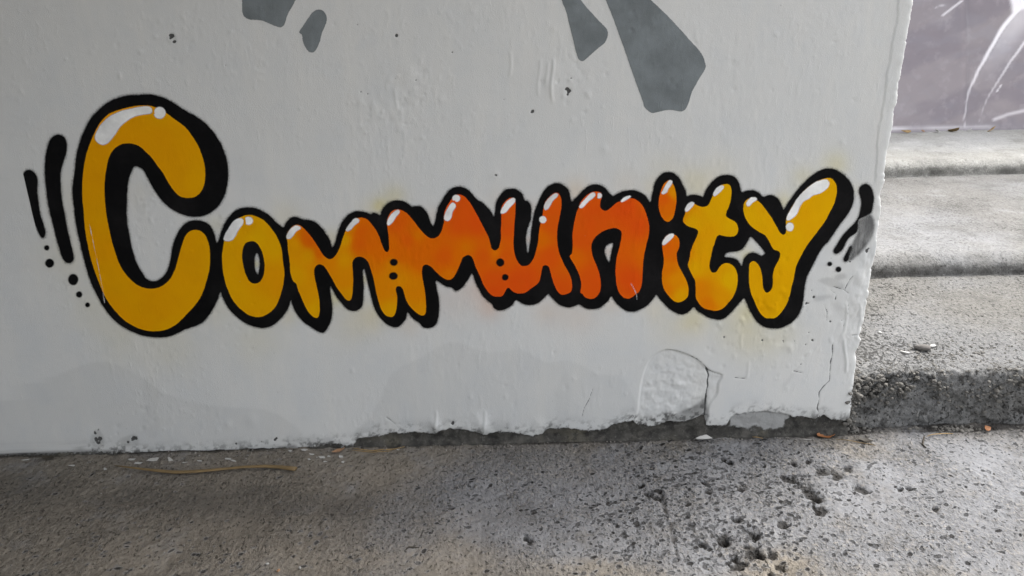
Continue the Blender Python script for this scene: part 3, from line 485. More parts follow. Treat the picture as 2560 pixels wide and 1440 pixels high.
for li, (key, _, _) in enumerate(LET):
    for (a, b) in np.array(FP[key], float)[::2]:
        dd = (cx_-a)**2+(cy_-b)**2; g = dd < best; best[g] = dd[g]; own[g] = li
for li, (key, polys, lab) in enumerate(LET):
    if polys:
        sdk = sdf([wpoly(p) for p in polys], 0.03); ck = cells_of(sdk, 0.004)
    else:
        sdk = sd_mmu; lo, hi = {'m1': (0, 986), 'm2': (986, 1255.5), 'u': (1255.5, 3000)}[key]
        ck = cells_of(sdk, 0.004) & (CXP >= lo) & (CXP < hi)
    L = sheet('letter', sdk, ck, 0.0010, M_FILL, wall, lab, PCOL)
    mask = np.zeros_like(cb_); s = own == li; mask[iy[s], ix[s]] = True
    sheet('outline', sd_black, mask, 0.0005, M_BLACK, L)
    for h in HI[key]:
        sh = sdf([wpoly(h)], 0.02); sheet('highlight', sh, cells_of(sh, 0.0045), 0.0015, M_GLOSS, L)
    if key == 'C':
        sh = line_d([(224,560),(228,582),(236,620),(243,650),(250,690),(258,730),(262,757)], 0.02)-0.0006+0.003*np.clip(fbm(X, Z, 34, 71, 3)+0.25*sstep(700, 560, PY), 0, 1); sheet('scratch', sh, cells_of(sh, 0.003), 0.0016, M_GLOSS, L)
    if key == 'n':
        sh = line_d([(1577,708),(1586,724),(1591,736),(1592,748)], 0.02)-0.0007; sheet('scratch', sh, cells_of(sh, 0.003), 0.0016, M_GLOSS, L)
for nm, polys, mat, labs, off in (
    ('paint_stroke', [S_L1, S_L2, S_R1, S_R2], M_BLACK, ['shorter black stroke left of the letter C', 'taller black stroke beside the letter C', 'curved black stroke by the chipped wall edge', 'short black stroke end under the grey smear'], 0.0006),
    ('paint_smear', [S_GREY], M_SMEAR, ['thin grey smear scrubbed over the stroke by the wall edge'], 0.0011),
    ('mural_patch', GREY, M_GREY, ['grey patch cut by the top of the picture, above the C', 'small grey bean shaped patch', 'narrow grey wedge pointing down', 'largest grey wedge with a blunt foot'], 0.0006)):
    for p, lb in zip(polys, labs):
        sh = sdf([wpoly(p)], 0.03); sheet(nm, sh, cells_of(sh, 0.012 if mat is M_SMEAR else 0.008), off, mat, wall, lb)
for x_, y_, rx, ry in ((117,620,6.5,6.5),(124,658,11,11),(183,699,12.5,14),(198,736,7.7,7.7),(219,762,6,6),(984.5,656,9.5,8.5),(983.5,690,10.7,9.2),(1250.5,655.5,10,10),(1263,692.5,8,8),(2074,659.5,6.3,5.8),(2096,673,7,6.8)):
    sh = sdf([wpoly(disc(x_, y_, rx, ry))], 0.02); sheet('paint_dot', sh, cells_of(sh, 0.0045), 0.0016, M_DOT, wall)

# ================================================================== ground in front of the wall
def concrete(name, warm, cool, pit=1.0, gr=1.0, ground=False):
    k = N(name)
    big = k.noise(1.1, 4, 0.6); mid = k.noise(5.5, 5, 0.65); fine = k.noise(70, 5, 0.72); grain = k.noise(230, 3, 0.7)
    diag = k.noise(1.0, 4, 0.65, k.pos((95, 24, 30), (0, 0, R(35))))
    lump = k.noise(1.0, 3, 0.6, k.pos((120, 78, 120)))
    f = k.ss(k.math('ADD', k.math('MULTIPLY', k.attr('cool'), 0.30), big), 0.46, 0.70) if ground else k.ss(big, 0.38, 0.62)
    c = k.mix(f, warm, cool)
    if ground: gr = k.ss(k.noise(3.4, 4, 0.6), 0.36, 0.62, 0.30, 1.0)
    c = k.mix(k.math('MULTIPLY', k.ss(mid, 0.50, 0.72), 0.60), c, tuple(v*0.55 for v in warm))
    c = k.mix(k.math('MULTIPLY', k.ss(mid, 0.48, 0.25), 0.50), c, tuple(v*1.45 for v in cool))
    c = k.mix(k.math('MULTIPLY', k.ss(fine, 0.50, 0.72), k.math('MULTIPLY', gr, 0.60)), c, tuple(v*1.9 for v in warm))
    c = k.mix(k.math('MULTIPLY', k.ss(fine, 0.48, 0.30), k.math('MULTIPLY', gr, 0.65)), c, tuple(v*0.35 for v in warm))
    c = k.mix(k.math('MULTIPLY', k.ss(lump, 0.50, 0.35), k.math('MULTIPLY', gr, 0.50)), c, tuple(v*0.42 for v in warm))
    c = k.mix(k.math('MULTIPLY', k.ss(lump, 0.55, 0.70), k.math('MULTIPLY', gr, 0.40)), c, tuple(v*1.6 for v in warm))
    c = k.mix(k.math('MULTIPLY', k.ss(diag, 0.52, 0.66), k.math('MULTIPLY', gr, 0.35)), c, tuple(v*0.45 for v in cool))
    if ground: c = k.mix(k.math('MULTIPLY', k.attr('earth'), k.ss(lump, 0.35, 0.65, 0.15, 0.75)), c, (0.255, 0.225, 0.182))
    if ground: c = k.mix(k.math('MULTIPLY', k.attr('stain_shade'), 0.42), c, (0.046, 0.044, 0.042))
    # pinholes: the worn skin shows pits of every size, thick in some places and missing in others
    wear = k.math('MULTIPLY', k.attr('wear'), 0.25) if ground else k.ss(k.noise(2.6, 4, 0.65), 0.40, 0.68)
    va = k.noise(1.0, 2, 0.5, k.pos((112, 80, 100)), 0.5); vb = k.noise(1.0, 3, 0.6, k.pos((60, 42, 50)), 0.7)
    p1 = k.ss(k.math('ADD', va, k.math('MULTIPLY', wear, 0.115)), 0.625, 0.685)
    p2 = k.ss(k.math('ADD', vb, k.math('MULTIPLY', wear, 0.105)), 0.655, 0.705)
    pits = k.math('MULTIPLY', k.math('MAXIMUM', p1, p2), pit)
    if ground:
        pdn = k.math('ADD', k.attr('pit'), k.math('MULTIPLY', k.math('SUBTRACT', k.noise(210, 3, 0.7), 0.5), 0.0075))
        c = k.mix(k.ss(pdn, 0.0035, 0.0005, 0.0, 0.35), c, tuple(v*1.7 for v in cool))
        ph = k.math('MULTIPLY', k.ss(pdn, 0.0012, -0.0022), k.attr('pit_depth')); pits = k.math('MAXIMUM', k.math('MULTIPLY', pits, 0.6), ph)
    c = k.mix(k.math('MULTIPLY', pits, 0.92), c, (0.020, 0.018, 0.016))
    dn = k.math('ADD', k.attr('dirt_shade'), k.math('MULTIPLY', k.math('SUBTRACT', k.noise(110, 4, 0.7), 0.5), 0.9))
    c = k.mix(k.math('MULTIPLY', k.ss(dn, 0.22, 0.62), k.math('MULTIPLY', k.attr('dirt_shade'), 0.95)), c, (0.015, 0.0125, 0.010))
    k.l(c, k.b.inputs['Base Color']); k.b.inputs['Roughness'].default_value = 0.82
    k.val(k.b.inputs['Specular IOR Level'], k.math('MULTIPLY', k.math('SUBTRACT', 1.0, pits), 0.32))
    h = k.math('ADD', k.math('MULTIPLY', fine, 1.0), k.math('MULTIPLY', grain, 0.4))
    h = k.math('ADD', h, k.math('MULTIPLY', diag, 0.6)); h = k.math('ADD', h, k.math('MULTIPLY', lump, 1.2))
    h = k.math('SUBTRACT', h, k.math('MULTIPLY', pits, 2.2))
    k.l(k.bump(h, 0.007 if ground else 0.007*gr, 1.0) if not ground else k.bump(k.math('MULTIPLY', h, gr), 0.0075, 1.0), k.b.inputs['Normal'])
    return k.m
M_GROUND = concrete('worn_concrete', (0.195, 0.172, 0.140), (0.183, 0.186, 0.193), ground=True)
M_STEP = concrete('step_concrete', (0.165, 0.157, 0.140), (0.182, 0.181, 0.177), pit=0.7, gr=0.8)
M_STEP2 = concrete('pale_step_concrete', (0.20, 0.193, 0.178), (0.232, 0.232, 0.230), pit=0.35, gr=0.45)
M_STEP3 = concrete('brightened_step_concrete', (0.37, 0.36, 0.325), (0.45, 0.445, 0.425), pit=0.2, gr=0.35)  # daylight on the top step put into a paler copy of the concrete

gx = np.arange(on_z(-40, 1450)[0]-0.15, on_z(2600, 1060)[0]+0.15, 0.0036)
gxl = on_z(-40, 1130)[0]-0.15
gx = np.arange(min(gx[0], gxl), gx[-1], 0.0036)
gx = np.concatenate([[-60, -20, -8, -5, -3.5, gx[0]-0.4, gx[0]-0.1], gx, [gx[-1]+0.1, gx[-1]+0.5, 4, 6, 10, 25, 60]])
gy = np.arange(on_z(1280, 1450)[1]-0.08, 0.12, 0.0036)
gy = np.concatenate([[-60, -20, -8, -5, -3.5, -2.5, -1.6, -1.1, gy[0]-0.1], gy])
GX, GY = np.meshgrid(gx, gy)
GPX, GPY = to_px(np.stack([GX, GY, GX*0], -1))
dense = ((GX > -3) & (GX < 3.2) & (GY > -1.2)).astype(float)
GZ = 0.010*fbm(GX, GY, 1.6, 301, 3)+dense*(0.006*fbm(GX, GY, 9, 311, 4)+0.0055*fbm(GX*1.0, GY*1.0, 52, 321, 4)+0.004*np.clip(fbm(GX, GY, 24, 325, 3)-0.05, 0, 1)*2)
rot = GX*0.8+GY*0.6; rot2 = -GX*0.6+GY*0.8
GZ += dense*0.0035*fbm(rot*0.35, rot2*1.5, 34, 331, 3)*sstep(900, 1700, GPX)
dirt_shade = np.zeros(GX.shape)
PITS = [(1974,1195,15),(2053,1177,13),(2094,1187,12),(2028,1234,19),(2040,1247,12),(2150,1220,16),(2052,1275,13),(1957,1311,14),(2251,1222,6),(2275,1222,6),(2337,1268,7),(1807,1345,16),(1814,1352,10),(1885,1375,18),(1898,1382,11),(1852,1222,11),(1770,1228,9),(1850,1407,13),(1835,1414,9),(1617,1232,9),(1640,1240,10),(1932,1384,9),(1946,1412,9),(1925,1432,8),(1760,1360,8),(1313,1345,7),(1326,1350,7),(1600,1216,8),(1840,1300,9),(1880,1330,9),(1890,1338,8),(1810,1145,6),(1825,1152,7),(1985,1160,8),(2020,1152,6),(1760,1205,6),(2120,1170,8)]
for px, py, r in PITS:
    P = on_z(px, py); mpp = 0.00122*(1.1 if py > 1200 else 1.2)
    rx = r*mpp*0.78; ry = rx*1.3
    w = np.clip(1+3.0*fbm(GX, GY, 55, int(px) % 89+400, 3), 0.3, 3)
    e = (((GX-P[0])/rx)**2+((GY-P[1])/ry)**2)*w
    k_ = np.exp(-e**1.5*0.7); GZ -= 0.013*k_; dirt_shade += 0.85*sstep(0.15, 0.75, k_)
CR = [(1622,1150),(1626,1165),(1632,1185),(1640,1200),(1652,1230),(1660,1262),(1668,1290),(1672,1310),(1678,1330),(1684,1352),(1692,1385),(1702,1410),(1712,1440)]
cw = on_z(*np.array(CR, float).T)
cd = np.full(GX.shape, 1.0)
for a, b in zip(cw[:-1], cw[1:]):
    dx, dy = b[0]-a[0], b[1]-a[1]; tt = np.clip(((GX-a[0])*dx+(GY-a[1])*dy)/(dx*dx+dy*dy), 0, 1)
    cd = np.minimum(cd, np.hypot(GX-a[0]-tt*dx, GY-a[1]-tt*dy))
cd = cd+0.022*fbm(GX, GY, 42, 371, 4)
GZ -= 0.006*sstep(0.006, 0.0, cd); dirt_shade += 0.65*sstep(0.006, 0.0, cd)*sstep(-0.15, 0.1, fbm(GX, GY, 14, 373, 3))
foot_dirt = sstep(-0.045, -0.004, GY)*sstep(-0.12, 0.1, fbm(GX, GY*2, 12, 381, 4))*sstep(2150, 2100, GPX)
dirt_shade += 0.6*foot_dirt+0.5*sstep(-0.012, 0.0, GY)+0.45*sstep(-0.030, -0.002, GY)*sstep(-0.15, 0.1, fbm(GX, GY*2, 8, 383, 3))
dirt_shade += 0.5*sstep(0.1, 0.2, fbm(GX, GY, 5, 391, 4))*sstep(200, 0, GPX)
me = fast_mesh('ground', np.stack([GX, GY, GZ], -1).reshape(-1, 3), grid_quads(*GX.shape).reshape(-1, 4))
set_f(me, 'dirt_shade', np.clip(dirt_shade, 0, 1))
pd = np.full(GX.shape, 0.02); pv = np.full(GX.shape, 0.5)
dens = lambda px, py: sum(a*math.exp(-((px-x_)/rx)**2-((py-y_)/ry)**2) for x_, y_, rx, ry, a in ((1720,1240,190,110,1.0),(1570,1330,170,80,1.1),(1930,1170,230,70,1.0),(1960,1260,200,80,.7),(1870,1380,170,60,.8),(2300,1230,160,90,.28),(2350,1380,200,70,.25),(1300,1230,220,70,.22),(1050,1330,260,70,.16),(420,1400,300,50,.16),(2400,1110,180,30,.7)))
for _ in range(8000):
    px, py = rng.uniform(-20, 2590), rng.uniform(1095, 1450)
    if rng.random() > dens(px, py)*0.8+0.03: continue
    P = on_z(px, py); r_ = (0.0021+0.0044*rng.random()**1.8)*(1.0 if px > 1000 else 0.85); j, i = np.searchsorted(gx, P[0]), np.searchsorted(gy, P[1])
    if not (8 < j < len(gx)-8 and 9 < i < len(gy)-4): continue
    an = 0.6+0.5*rng.normal(); ca_, sa_ = math.cos(an), math.sin(an); el = rng.uniform(0.9, 1.9)
    sl_ = (slice(i-5, i+6), slice(j-5, j+6)); dx, dy = GX[sl_]-P[0], GY[sl_]-P[1]
    u_, v_ = (dx*ca_+dy*sa_)/el, -dx*sa_+dy*ca_
    q_ = np.hypot(u_, v_)-r_; near = q_ < pd[sl_]; pv[sl_] = np.where(near, rng.uniform(0.5, 1.0), pv[sl_]); np.minimum(pd[sl_], q_, out=pd[sl_])
set_f(me, 'pit', pd); set_f(me, 'pit_depth', pv)
def blobs(lst):
    A = np.zeros(GX.shape)
    for px, py, rx, ry, a in lst: A += a*np.exp(-(((GPX-px)/rx)**2+((GPY-py)/ry)**2))
    return A
set_f(me, 'wear', np.clip(blobs([(1700,1230,190,110,.8),(1560,1330,170,80,.9),(1900,1160,200,60,.9),(1980,1220,160,60,.5),(1850,1370,160,60,.5),(1960,1410,80,60,1),(1250,1220,200,60,.3),(1000,1300,250,60,.3),(420,1400,300,60,.3),(1400,1420,200,50,.6),(2400,1100,200,40,.6)])+1.2*fbm(GX, GY, 3.2, 395, 4), 0, 1))
set_f(me, 'stain_shade', np.clip(blobs([(330,1245,200,36,.8),(640,1258,220,44,.9),(930,1272,150,40,.8),(40,1215,90,60,.8),(1130,1230,60,30,.4),(1340,1290,150,30,.5),(1250,1150,200,30,.25),(2330,1135,80,22,.5),(2180,1340,50,40,.2)])*(1+1.5*fbm(GX, GY, 7, 399, 4)), 0, 1))  # dark stains and soft shadow bands, both put into the ground colour
set_f(me, 'earth', np.clip(blobs([(400,1405,420,55,.95),(1000,1400,320,40,.7),(1080,1290,160,30,.4),(1500,1425,150,30,.6),(1945,1405,80,40,.8),(900,1180,250,20,.3),(1350,1170,200,30,.3)])*(1+1.8*fbm(GX, GY, 6, 397, 4)), 0, 1))
set_f(me, 'cool', np.clip(blobs([(1700,1260,420,160,.9),(2200,1300,300,140,.8),(1250,1260,160,60,.4),(1500,1420,120,40,-.6),(1950,1410,100,60,-.7)]), -1, 1))
ground = tag(link('ground', me, M_GROUND), kind='structure')

# ================================================================== low steps behind the wall
Y1 = 0.035
z1 = on_y(2200, 938, Y1)[2]
y2 = on_z(2380, 690, z1)[1]; z2 = on_y(2380, 645, y2)[2]
y3 = on_z(2380, 440, z2)[1]; z3 = on_y(2380, 402, y3)[2]
y4 = on_z(2400, 326, z3)[1]
def step(zb, zt, ya, yb, rnd, seed, spacing, amp, x0_, x1_, mat, wear=1.0):
    """riser, rounded nosing and tread as one rough sheet, turned down into the ground behind"""
    prof = [(ya, zb-0.05)]
    n = max(3, int((zt-zb-rnd)/spacing)); rnd = min(rnd, zt-zb-0.005)
    for q in np.linspace(0, 1, n): prof.append((ya+0.006*q, zb+(zt-zb-rnd)*q))
    for a in np.linspace(6, 84, max(5, int(rnd*1.6/spacing))): prof.append((ya+0.006+rnd-rnd*math.cos(R(a)), zt-rnd+rnd*math.sin(R(a))))
    yy = ya+0.006+rnd; sp = spacing
    while yy < yb+0.1:
        prof.append((yy, zt)); yy += sp; sp = min(sp*1.012, spacing*3)
    prof.append((yb+0.12, zt)); prof.append((yb+0.13, zb-0.3))
    P = np.array(prof); s = np.concatenate([[0], np.cumsum(np.hypot(*np.diff(P, axis=0).T))])
    xsx = np.concatenate([[-4.2, -2, x0_-0.5], np.arange(x0_, x1_, spacing), [x1_+0.5, x1_+3, x1_+12, x1_+40]])
    SX, SS = np.meshgrid(xsx, s)
    tg = np.gradient(P, axis=0); nn = np.stack([-tg[:, 1], tg[:, 0]], -1); nn /= np.linalg.norm(nn, axis=1)[:, None]
    riser = sstep(yb, ya, P[:, 0]*0+P[:, 0])
    D = amp*(0.9*fbm(SX, SS, 9, seed, 4)*2+0.8*fbm(SX, SS, 40, seed+9, 3)*2+0.5*fbm(SX, SS, 110, seed+19, 2)*2)
    D = D*(1+1.3*wear*sstep(ya+0.06, ya, P[:, 0]))[:, None]*(0.45+0.55*wear)-0.010*wear*(P[:, 0] < ya+0.05)[:, None]*sstep(0.08, 0.2, fbm(SX, SS, 16, seed+70, 4))
    wob = 0.02*fbm(SX, SX*0+seed, 2.2, seed+30, 3)
    VY = P[:, 0][:, None]+nn[:, 0][:, None]*D+wob*sstep(ya+0.3, ya, P[:, 0])[:, None]; VZ = P[:, 1][:, None]+nn[:, 1][:, None]*D
    VZ += 0.010*fbm(SX, SS, 1.3, seed+40, 3)*sstep(ya, ya+0.2, P[:, 0])[:, None]
    me = fast_mesh('concrete_step', np.stack([SX, VY, VZ], -1).reshape(-1, 3), grid_quads(*SX.shape).reshape(-1, 4))
    on_riser = (P[:, 0] < ya+0.012)[:, None]*np.ones_like(SX)
    dr = 0.34*wear*sstep(-0.08, 0.2, fbm(SX, SS, 14, seed+50, 4))*on_riser+(0.05*on_riser if wear > 0.5 else 0.28*(sstep(zt-0.02, zt-0.05, P[:, 1])*(P[:, 0] < ya+0.2))[:, None]*(1+0.5*fbm(SX, SS, 6, seed+85, 3)))+0.5*wear*sstep(0.06, 0.2, fbm(SX, SS, 30, seed+60, 3))*sstep(ya+0.25, ya, P[:, 0])[:, None]  # noisy dirt, plus riser shade put into the same colour value
    dr += 0.30*sstep(yb-0.22, yb, P[:, 0])[:, None]*sstep(-0.25, 0.1, fbm(SX, SS, 3, seed+80, 3))
    if wear < 0.5: dr += 0.25*sstep(ya+0.16, ya+0.05, P[:, 0])[:, None]  # nosing shade of the upper steps put into the colour
    set_f(me, 'dirt_shade', np.clip(dr, 0, 0.8))
    return tag(link('concrete_step', me, mat), kind='structure')
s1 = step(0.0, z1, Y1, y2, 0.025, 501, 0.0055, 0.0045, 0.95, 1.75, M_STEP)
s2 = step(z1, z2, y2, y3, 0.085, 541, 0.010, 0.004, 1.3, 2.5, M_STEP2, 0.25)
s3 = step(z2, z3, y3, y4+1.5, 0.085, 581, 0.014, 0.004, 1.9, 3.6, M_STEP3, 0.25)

# ================================================================== printed tarpaulin hung along the top step
BW0, BW1, BH = 1.2, 7.0, 2.3
zb_ = z3-0.012
bx = np.arange(BW0, BW1, 0.02); bz = np.arange(zb_, zb_+BH, 0.02)
bl = on_y(np.array([2240., 2560.]), np.array([-20., 330.]), y4)
BX, BZ = np.meshgrid(np.concatenate([np.arange(BW0, bl[1][0]+0.1, 0.012), np.arange(bl[1][0]+0.15, BW1, 0.06)]), np.concatenate([np.arange(zb_, bl[0][2]+0.1, 0.012), np.arange(bl[0][2]+0.15, zb_+BH, 0.06)]))
BPX, BPY = to_px(np.stack([BX, BX*0+y4, BZ], -1))
BYv = y4+0.045*fbm(BX*0.7-BZ*0.5, BZ*1.2+BX*0.9, 2.4, 631, 4)+0.030*np.abs(fbm(BX*0.6+BZ, BZ-BX*0.8, 4.5, 633, 2))+0.03*fbm(BX, BZ, 1.6, 611, 3)+0.012*fbm(BX*0.5+BZ*0.9, BZ*2-BX*1.2, 5, 615, 3)-0.012*np.exp(-((BPX-2412)/6)**2)
BYv -= 0.03*np.exp(-((BZ-zb_)/0.03)**2)+0.02*np.sin((BX+BZ*0.25)*5.0)*np.exp(-((BZ-zb_)/0.25)**2)
def pl_d(pts):
    D = np.full(BX.shape, 999.)
    for a, b in zip(pts[:-1], pts[1:]):
        dx, dy = b[0]-a[0], b[1]-a[1]; tt = np.clip(((BPX-a[0])*dx+(BPY-a[1])*dy)/(dx*dx+dy*dy), 0, 1)
        D = np.minimum(D, np.hypot(BPX-a[0]-tt*dx, BPY-a[1]-tt*dy))
    return D
ARC1 = [(2585,-25),(2552,17),(2513,64),(2477,119),(2444,178),(2427,222),(2416,255),(2412,289),(2411,318)]
ARC2 = [(2590,70),(2560,108),(2527,155),(2497,200),(2474,244),(2460,278),(2452,306)]
wid = np.clip((330-BPY)/330, 0.15, 1)
pr = sstep(1.0, 0.0, pl_d(ARC1)/(7.5*wid+1.2)-0.2)*np.clip(1.05*wid+0.25, 0, 1)
pr = np.maximum(pr, 0.85*sstep(1.0, 0.0, pl_d(ARC2)/(5.5*wid+1)-0.2)*np.clip(1.1*wid+0.1, 0, 1))
pr = np.maximum(pr, 0.75*sstep(1, 0, pl_d([(2356,38),(2378,22),(2404,3)])/4.5)); pr = np.maximum(pr, 0.4*sstep(1, 0, pl_d([(2338,18),(2361,12)])/3)); pr = np.maximum(pr, 0.7*sstep(1, 0, pl_d([(2496,228),(2503,214)])/3))
pr = np.maximum(pr, 0.95*sstep(6, -6, np.maximum(2524+0.25*BPY-BPX, BPY-32+(BPX-2536)*0.3)))
arcx = np.interp(BPY, [p[1] for p in ARC1], [p[0] for p in ARC1])
pr = np.maximum(pr, 0.42*sstep(0, 12, BPX-arcx)*sstep(90, 30, BPX-arcx)*sstep(230, 40, BPY))
pr = np.maximum(pr, 0.5*sstep(1, 0, pl_d([(2490,300),(2520,288),(2580,272)])/7)); pr = np.maximum(pr, 0.55*sstep(1, 0, np.abs(BPY-318-(BPX-2400)*-0.01)/7)*sstep(-0.2, 0.2, fbm(BX, BZ, 3, 618, 2)))
dk = sstep(0.02, 0.25, fbm(BX*0.8+BZ*0.4, BZ*1.6-BX*0.5, 2.6, 621, 4))+0.6*sstep(1, 0, pl_d([(2250,155),(2300,140),(2380,112)])/7)+0.5*sstep(255, 305, BPY)*sstep(2400, 2430, BPX)
me = fast_mesh('printed_banner', np.stack([BX, BYv, BZ], -1).reshape(-1, 3), grid_quads(*BX.shape).reshape(-1, 4))
set_f(me, 'print', pr); set_f(me, 'dark', np.clip(dk, 0, 1))
k = N('printed_tarpaulin')
c = k.mix(k.noise(2.0, 4), (0.205, 0.188, 0.208), (0.275, 0.246, 0.258))
c = k.mix(k.math('MULTIPLY', k.attr('dark'), 0.42), c, (0.145, 0.13, 0.16))
c = k.mix(k.math('MULTIPLY', k.ss(k.noise(14, 4), 0.5, 0.7), 0.25), c, (0.36, 0.33, 0.35))
c = k.mix(k.math('MULTIPLY', k.attr('print'), 0.85), c, (0.86, 0.84, 0.88))
k.l(c, k.b.inputs['Base Color']); k.b.inputs['Roughness'].default_value = 0.30
tl_ = k.n('ShaderNodeBsdfTranslucent'); k.l(c, tl_.inputs[0]); mx = k.n('ShaderNodeMixShader'); mx.inputs[0].default_value = 0.30
k.l(k.b.outputs[0], mx.inputs[1]); k.l(tl_.outputs[0], mx.inputs[2]); k.l(mx.outputs[0], k.out.inputs[0])
banner = tag(link('printed_banner', me, k.m), 'large grey purple tarpaulin printed with white arcs, hung behind the steps', 'banner')

# ================================================================== small helpers for litter
def tube(pts, radii, flat=1.0, n=7):
    P = np.array(pts, float); vs = []; fs = []
    T = np.gradient(P, axis=0); T /= np.linalg.norm(T, axis=1)[:, None]
    for i, (p, tt) in enumerate(zip(P, T)):
        a = np.cross(tt, [0, 0, 1]); a /= np.linalg.norm(a); b = np.cross(a, tt)
        for q in range(n):
            an = 2*math.pi*q/n; vs.append(p+a*math.cos(an)*radii[i]+b*math.sin(an)*radii[i]*flat)
    for i in range(len(P)-1):
        for q in range(n): fs.append((i*n+q, i*n+(q+1) % n, (i+1)*n+(q+1) % n, (i+1)*n+q))
    fs.append(tuple(range(n))[::-1]); fs.append(tuple((len(P)-1)*n+q for q in range(n)))
    me = bpy.data.meshes.new('tube'); me.from_pydata([tuple(v) for v in vs], [], fs)
    for p in me.polygons: p.use_smooth = True
    return me
def stone_data(r, seed, squash=(1, 1, 0.7)):
    import bmesh
    bm = bmesh.new(); bmesh.ops.create_icosphere(bm, subdivisions=2, radius=1)
    rg = np.random.default_rng(seed); dirs = rg.normal(size=(6, 3)); dirs /= np.linalg.norm(dirs, axis=1)[:, None]; cut = rg.uniform(0.55, 0.9, 6)
    vs = []
    for v in bm.verts:
        p = np.array(v.co)
        for dd, cc_ in zip(dirs, cut):
            e = p@dd
            if e > cc_: p = p-dd*(e-cc_)*0.85
        vs.append(p*r*np.array(squash))
    fs = [[v.index for v in f.verts] for f in bm.faces]; bm.free()
    return np.array(vs), np.array(fs)
def flake(w, l, seed, th=0.0012, curl=0.15):
    rg = np.random.default_rng(seed); n = 9
    an = np.sort(rg.uniform(0, 2*math.pi, n)); rr = rg.uniform(0.7, 1.1, n)
    top = [(math.cos(a)*l*r_, math.sin(a)*w*r_, th+curl*(math.cos(a)*r_)**2*l*0.6) for a, r_ in zip(an, rr)]
    bot = [(x_, y_, z_-th) for x_, y_, z_ in top]
    me = bpy.data.meshes.new('flake'); me.from_pydata(top+bot+[(0, 0, th*1.1), (0, 0, 0)], [], [(i, (i+1) % n, 2*n) for i in range(n)]+[((i+1) % n+n, i+n, 2*n+1) for i in range(n)]+[((i+1) % n, i, i+n, (i+1) % n+n) for i in range(n)])
    return me
def gz(x, y):
    i = np.searchsorted(gy, y); j = np.searchsorted(gx, x); return float(GZ[min(i, len(gy)-1), min(j, len(gx)-1)])
def gpt(px, py, up=0.003):
    p = on_z(float(px), float(py)); p[1] = min(p[1], -0.012); p[2] = gz(p[0], p[1])+up; return p
M_STRAW = plain('dry_straw', (0.30, 0.20, 0.085), 0.7, 0.35, 30)
M_REED = plain('dry_reed', (0.170, 0.115, 0.050), 0.65, 0.4, 25)
M_LEAF = plain('dry_leaf', (0.26, 0.105, 0.035), 0.6, 0.35, 60)
M_LEAF2 = plain('pale_dry_leaf', (0.30, 0.17, 0.09), 0.6, 0.3, 60)
M_FLAKE = plain('paint_flake_white', (0.42, 0.41, 0.385), 0.6, 0.15, 80)
M_STONE = plain('grey_stone', (0.25, 0.235, 0.21), 0.85, 0.35, 60, 0.003)
M_AGG = plain('exposed_aggregate', (0.135, 0.127, 0.113), 0.9, 0.85, 75, 0.002)
M_DARKLEAF = plain('dark_dead_leaf', (0.035, 0.028, 0.018), 0.6, 0.3, 60)

# the long dry reed on the ground
rp = [(288,1168),(320,1175),(360,1180),(400,1184),(440,1187),(480,1185),(520,1182),(560,1178),(610,1175),(660,1173),(700,1174),(725,1177),(740,1181)]
pts = [gpt(*p, up=0.006+0.004*abs(math.sin(i*0.9))) for i, p in enumerate(rp)]
reed = link('dry_reed', tube(pts, [0.0018, 0.0035, 0.0048, 0.0066, 0.0074, 0.0072, 0.0066, 0.006, 0.006, 0.0066, 0.0078, 0.0095, 0.009], 0.55), M_REED)
tag(reed, 'long brown dry reed lying on the concrete below the letters C and o', 'reed')
def straw(pp, r, mat, name, label, cat, group=None):
    P = [gpt(*p, up=0.004+0.003*math.sin(2+i)) for i, p in enumerate(pp)]
    o = link(name, tube(P, [r*0.6]+[r]*(len(P)-2)+[r*0.5], 0.8, 6), mat); tag(o, label, cat, group); return o
straw([(884,1127),(905,1128),(930,1128),(955,1126),(985,1124),(1012,1121)], 0.0016, M_STRAW, 'straw', 'upper thin yellow straw at the wall foot under the first m', 'straw')
straw([(880,1131),(905,1132),(930,1131.5),(960,1129),(980,1128)], 0.0013, M_STRAW, 'straw', 'lower thin yellow straw right beside the curled pale leaf', 'straw')
straw([(2000,1101),(2012,1100.5),(2035,1099)], 0.0012, M_FLAKE, 'straw', 'short white straw just left of the orange leaf', 'straw')
straw([(1880,1096),(1892,1094.5),(1908,1096)], 0.0012, M_STRAW, 'straw', 'short tan straw at the wall foot under the letter y', 'straw')
straw([(2090,1100),(2120,1103),(2150,1107),(2175,1112),(2190,1118)], 0.0014, M_REED, 'twig', 'dark thin twig on the ground under the chipped wall corner', 'twig')
def on_ground_straw(pp, r, mat, label):
    P = []
    for i, p in enumerate(pp):
        q = on_z(float(p[0]), float(p[1]), 0.004); q[1] = min(q[1], Y1-0.004); q[2] = gz(q[0], q[1])+0.006; P.append(q)
    o = link('straw', tube(P, [r*0.5]+[r]*(len(P)-2)+[r*0.4], 0.8, 6), mat); tag(o, label, 'straw')
on_ground_straw([(2316,1093),(2330,1089),(2348,1086),(2366,1084),(2384,1083.5)], 0.0016, M_STRAW, 'pale curved straw at the foot of the concrete step')
straw([(2310,1095),(2308,1105),(2306,1114),(2316,1122)], 0.003, M_DARKLEAF, 'twig', 'short dark bent twig below the pale straw by the step', 'twig')
straw([(1015,1380),(1022,1372),(1032,1369),(1048,1369)], 0.0022, M_DARKLEAF, 'twig', 'small dark hooked twig out on the open ground', 'twig')
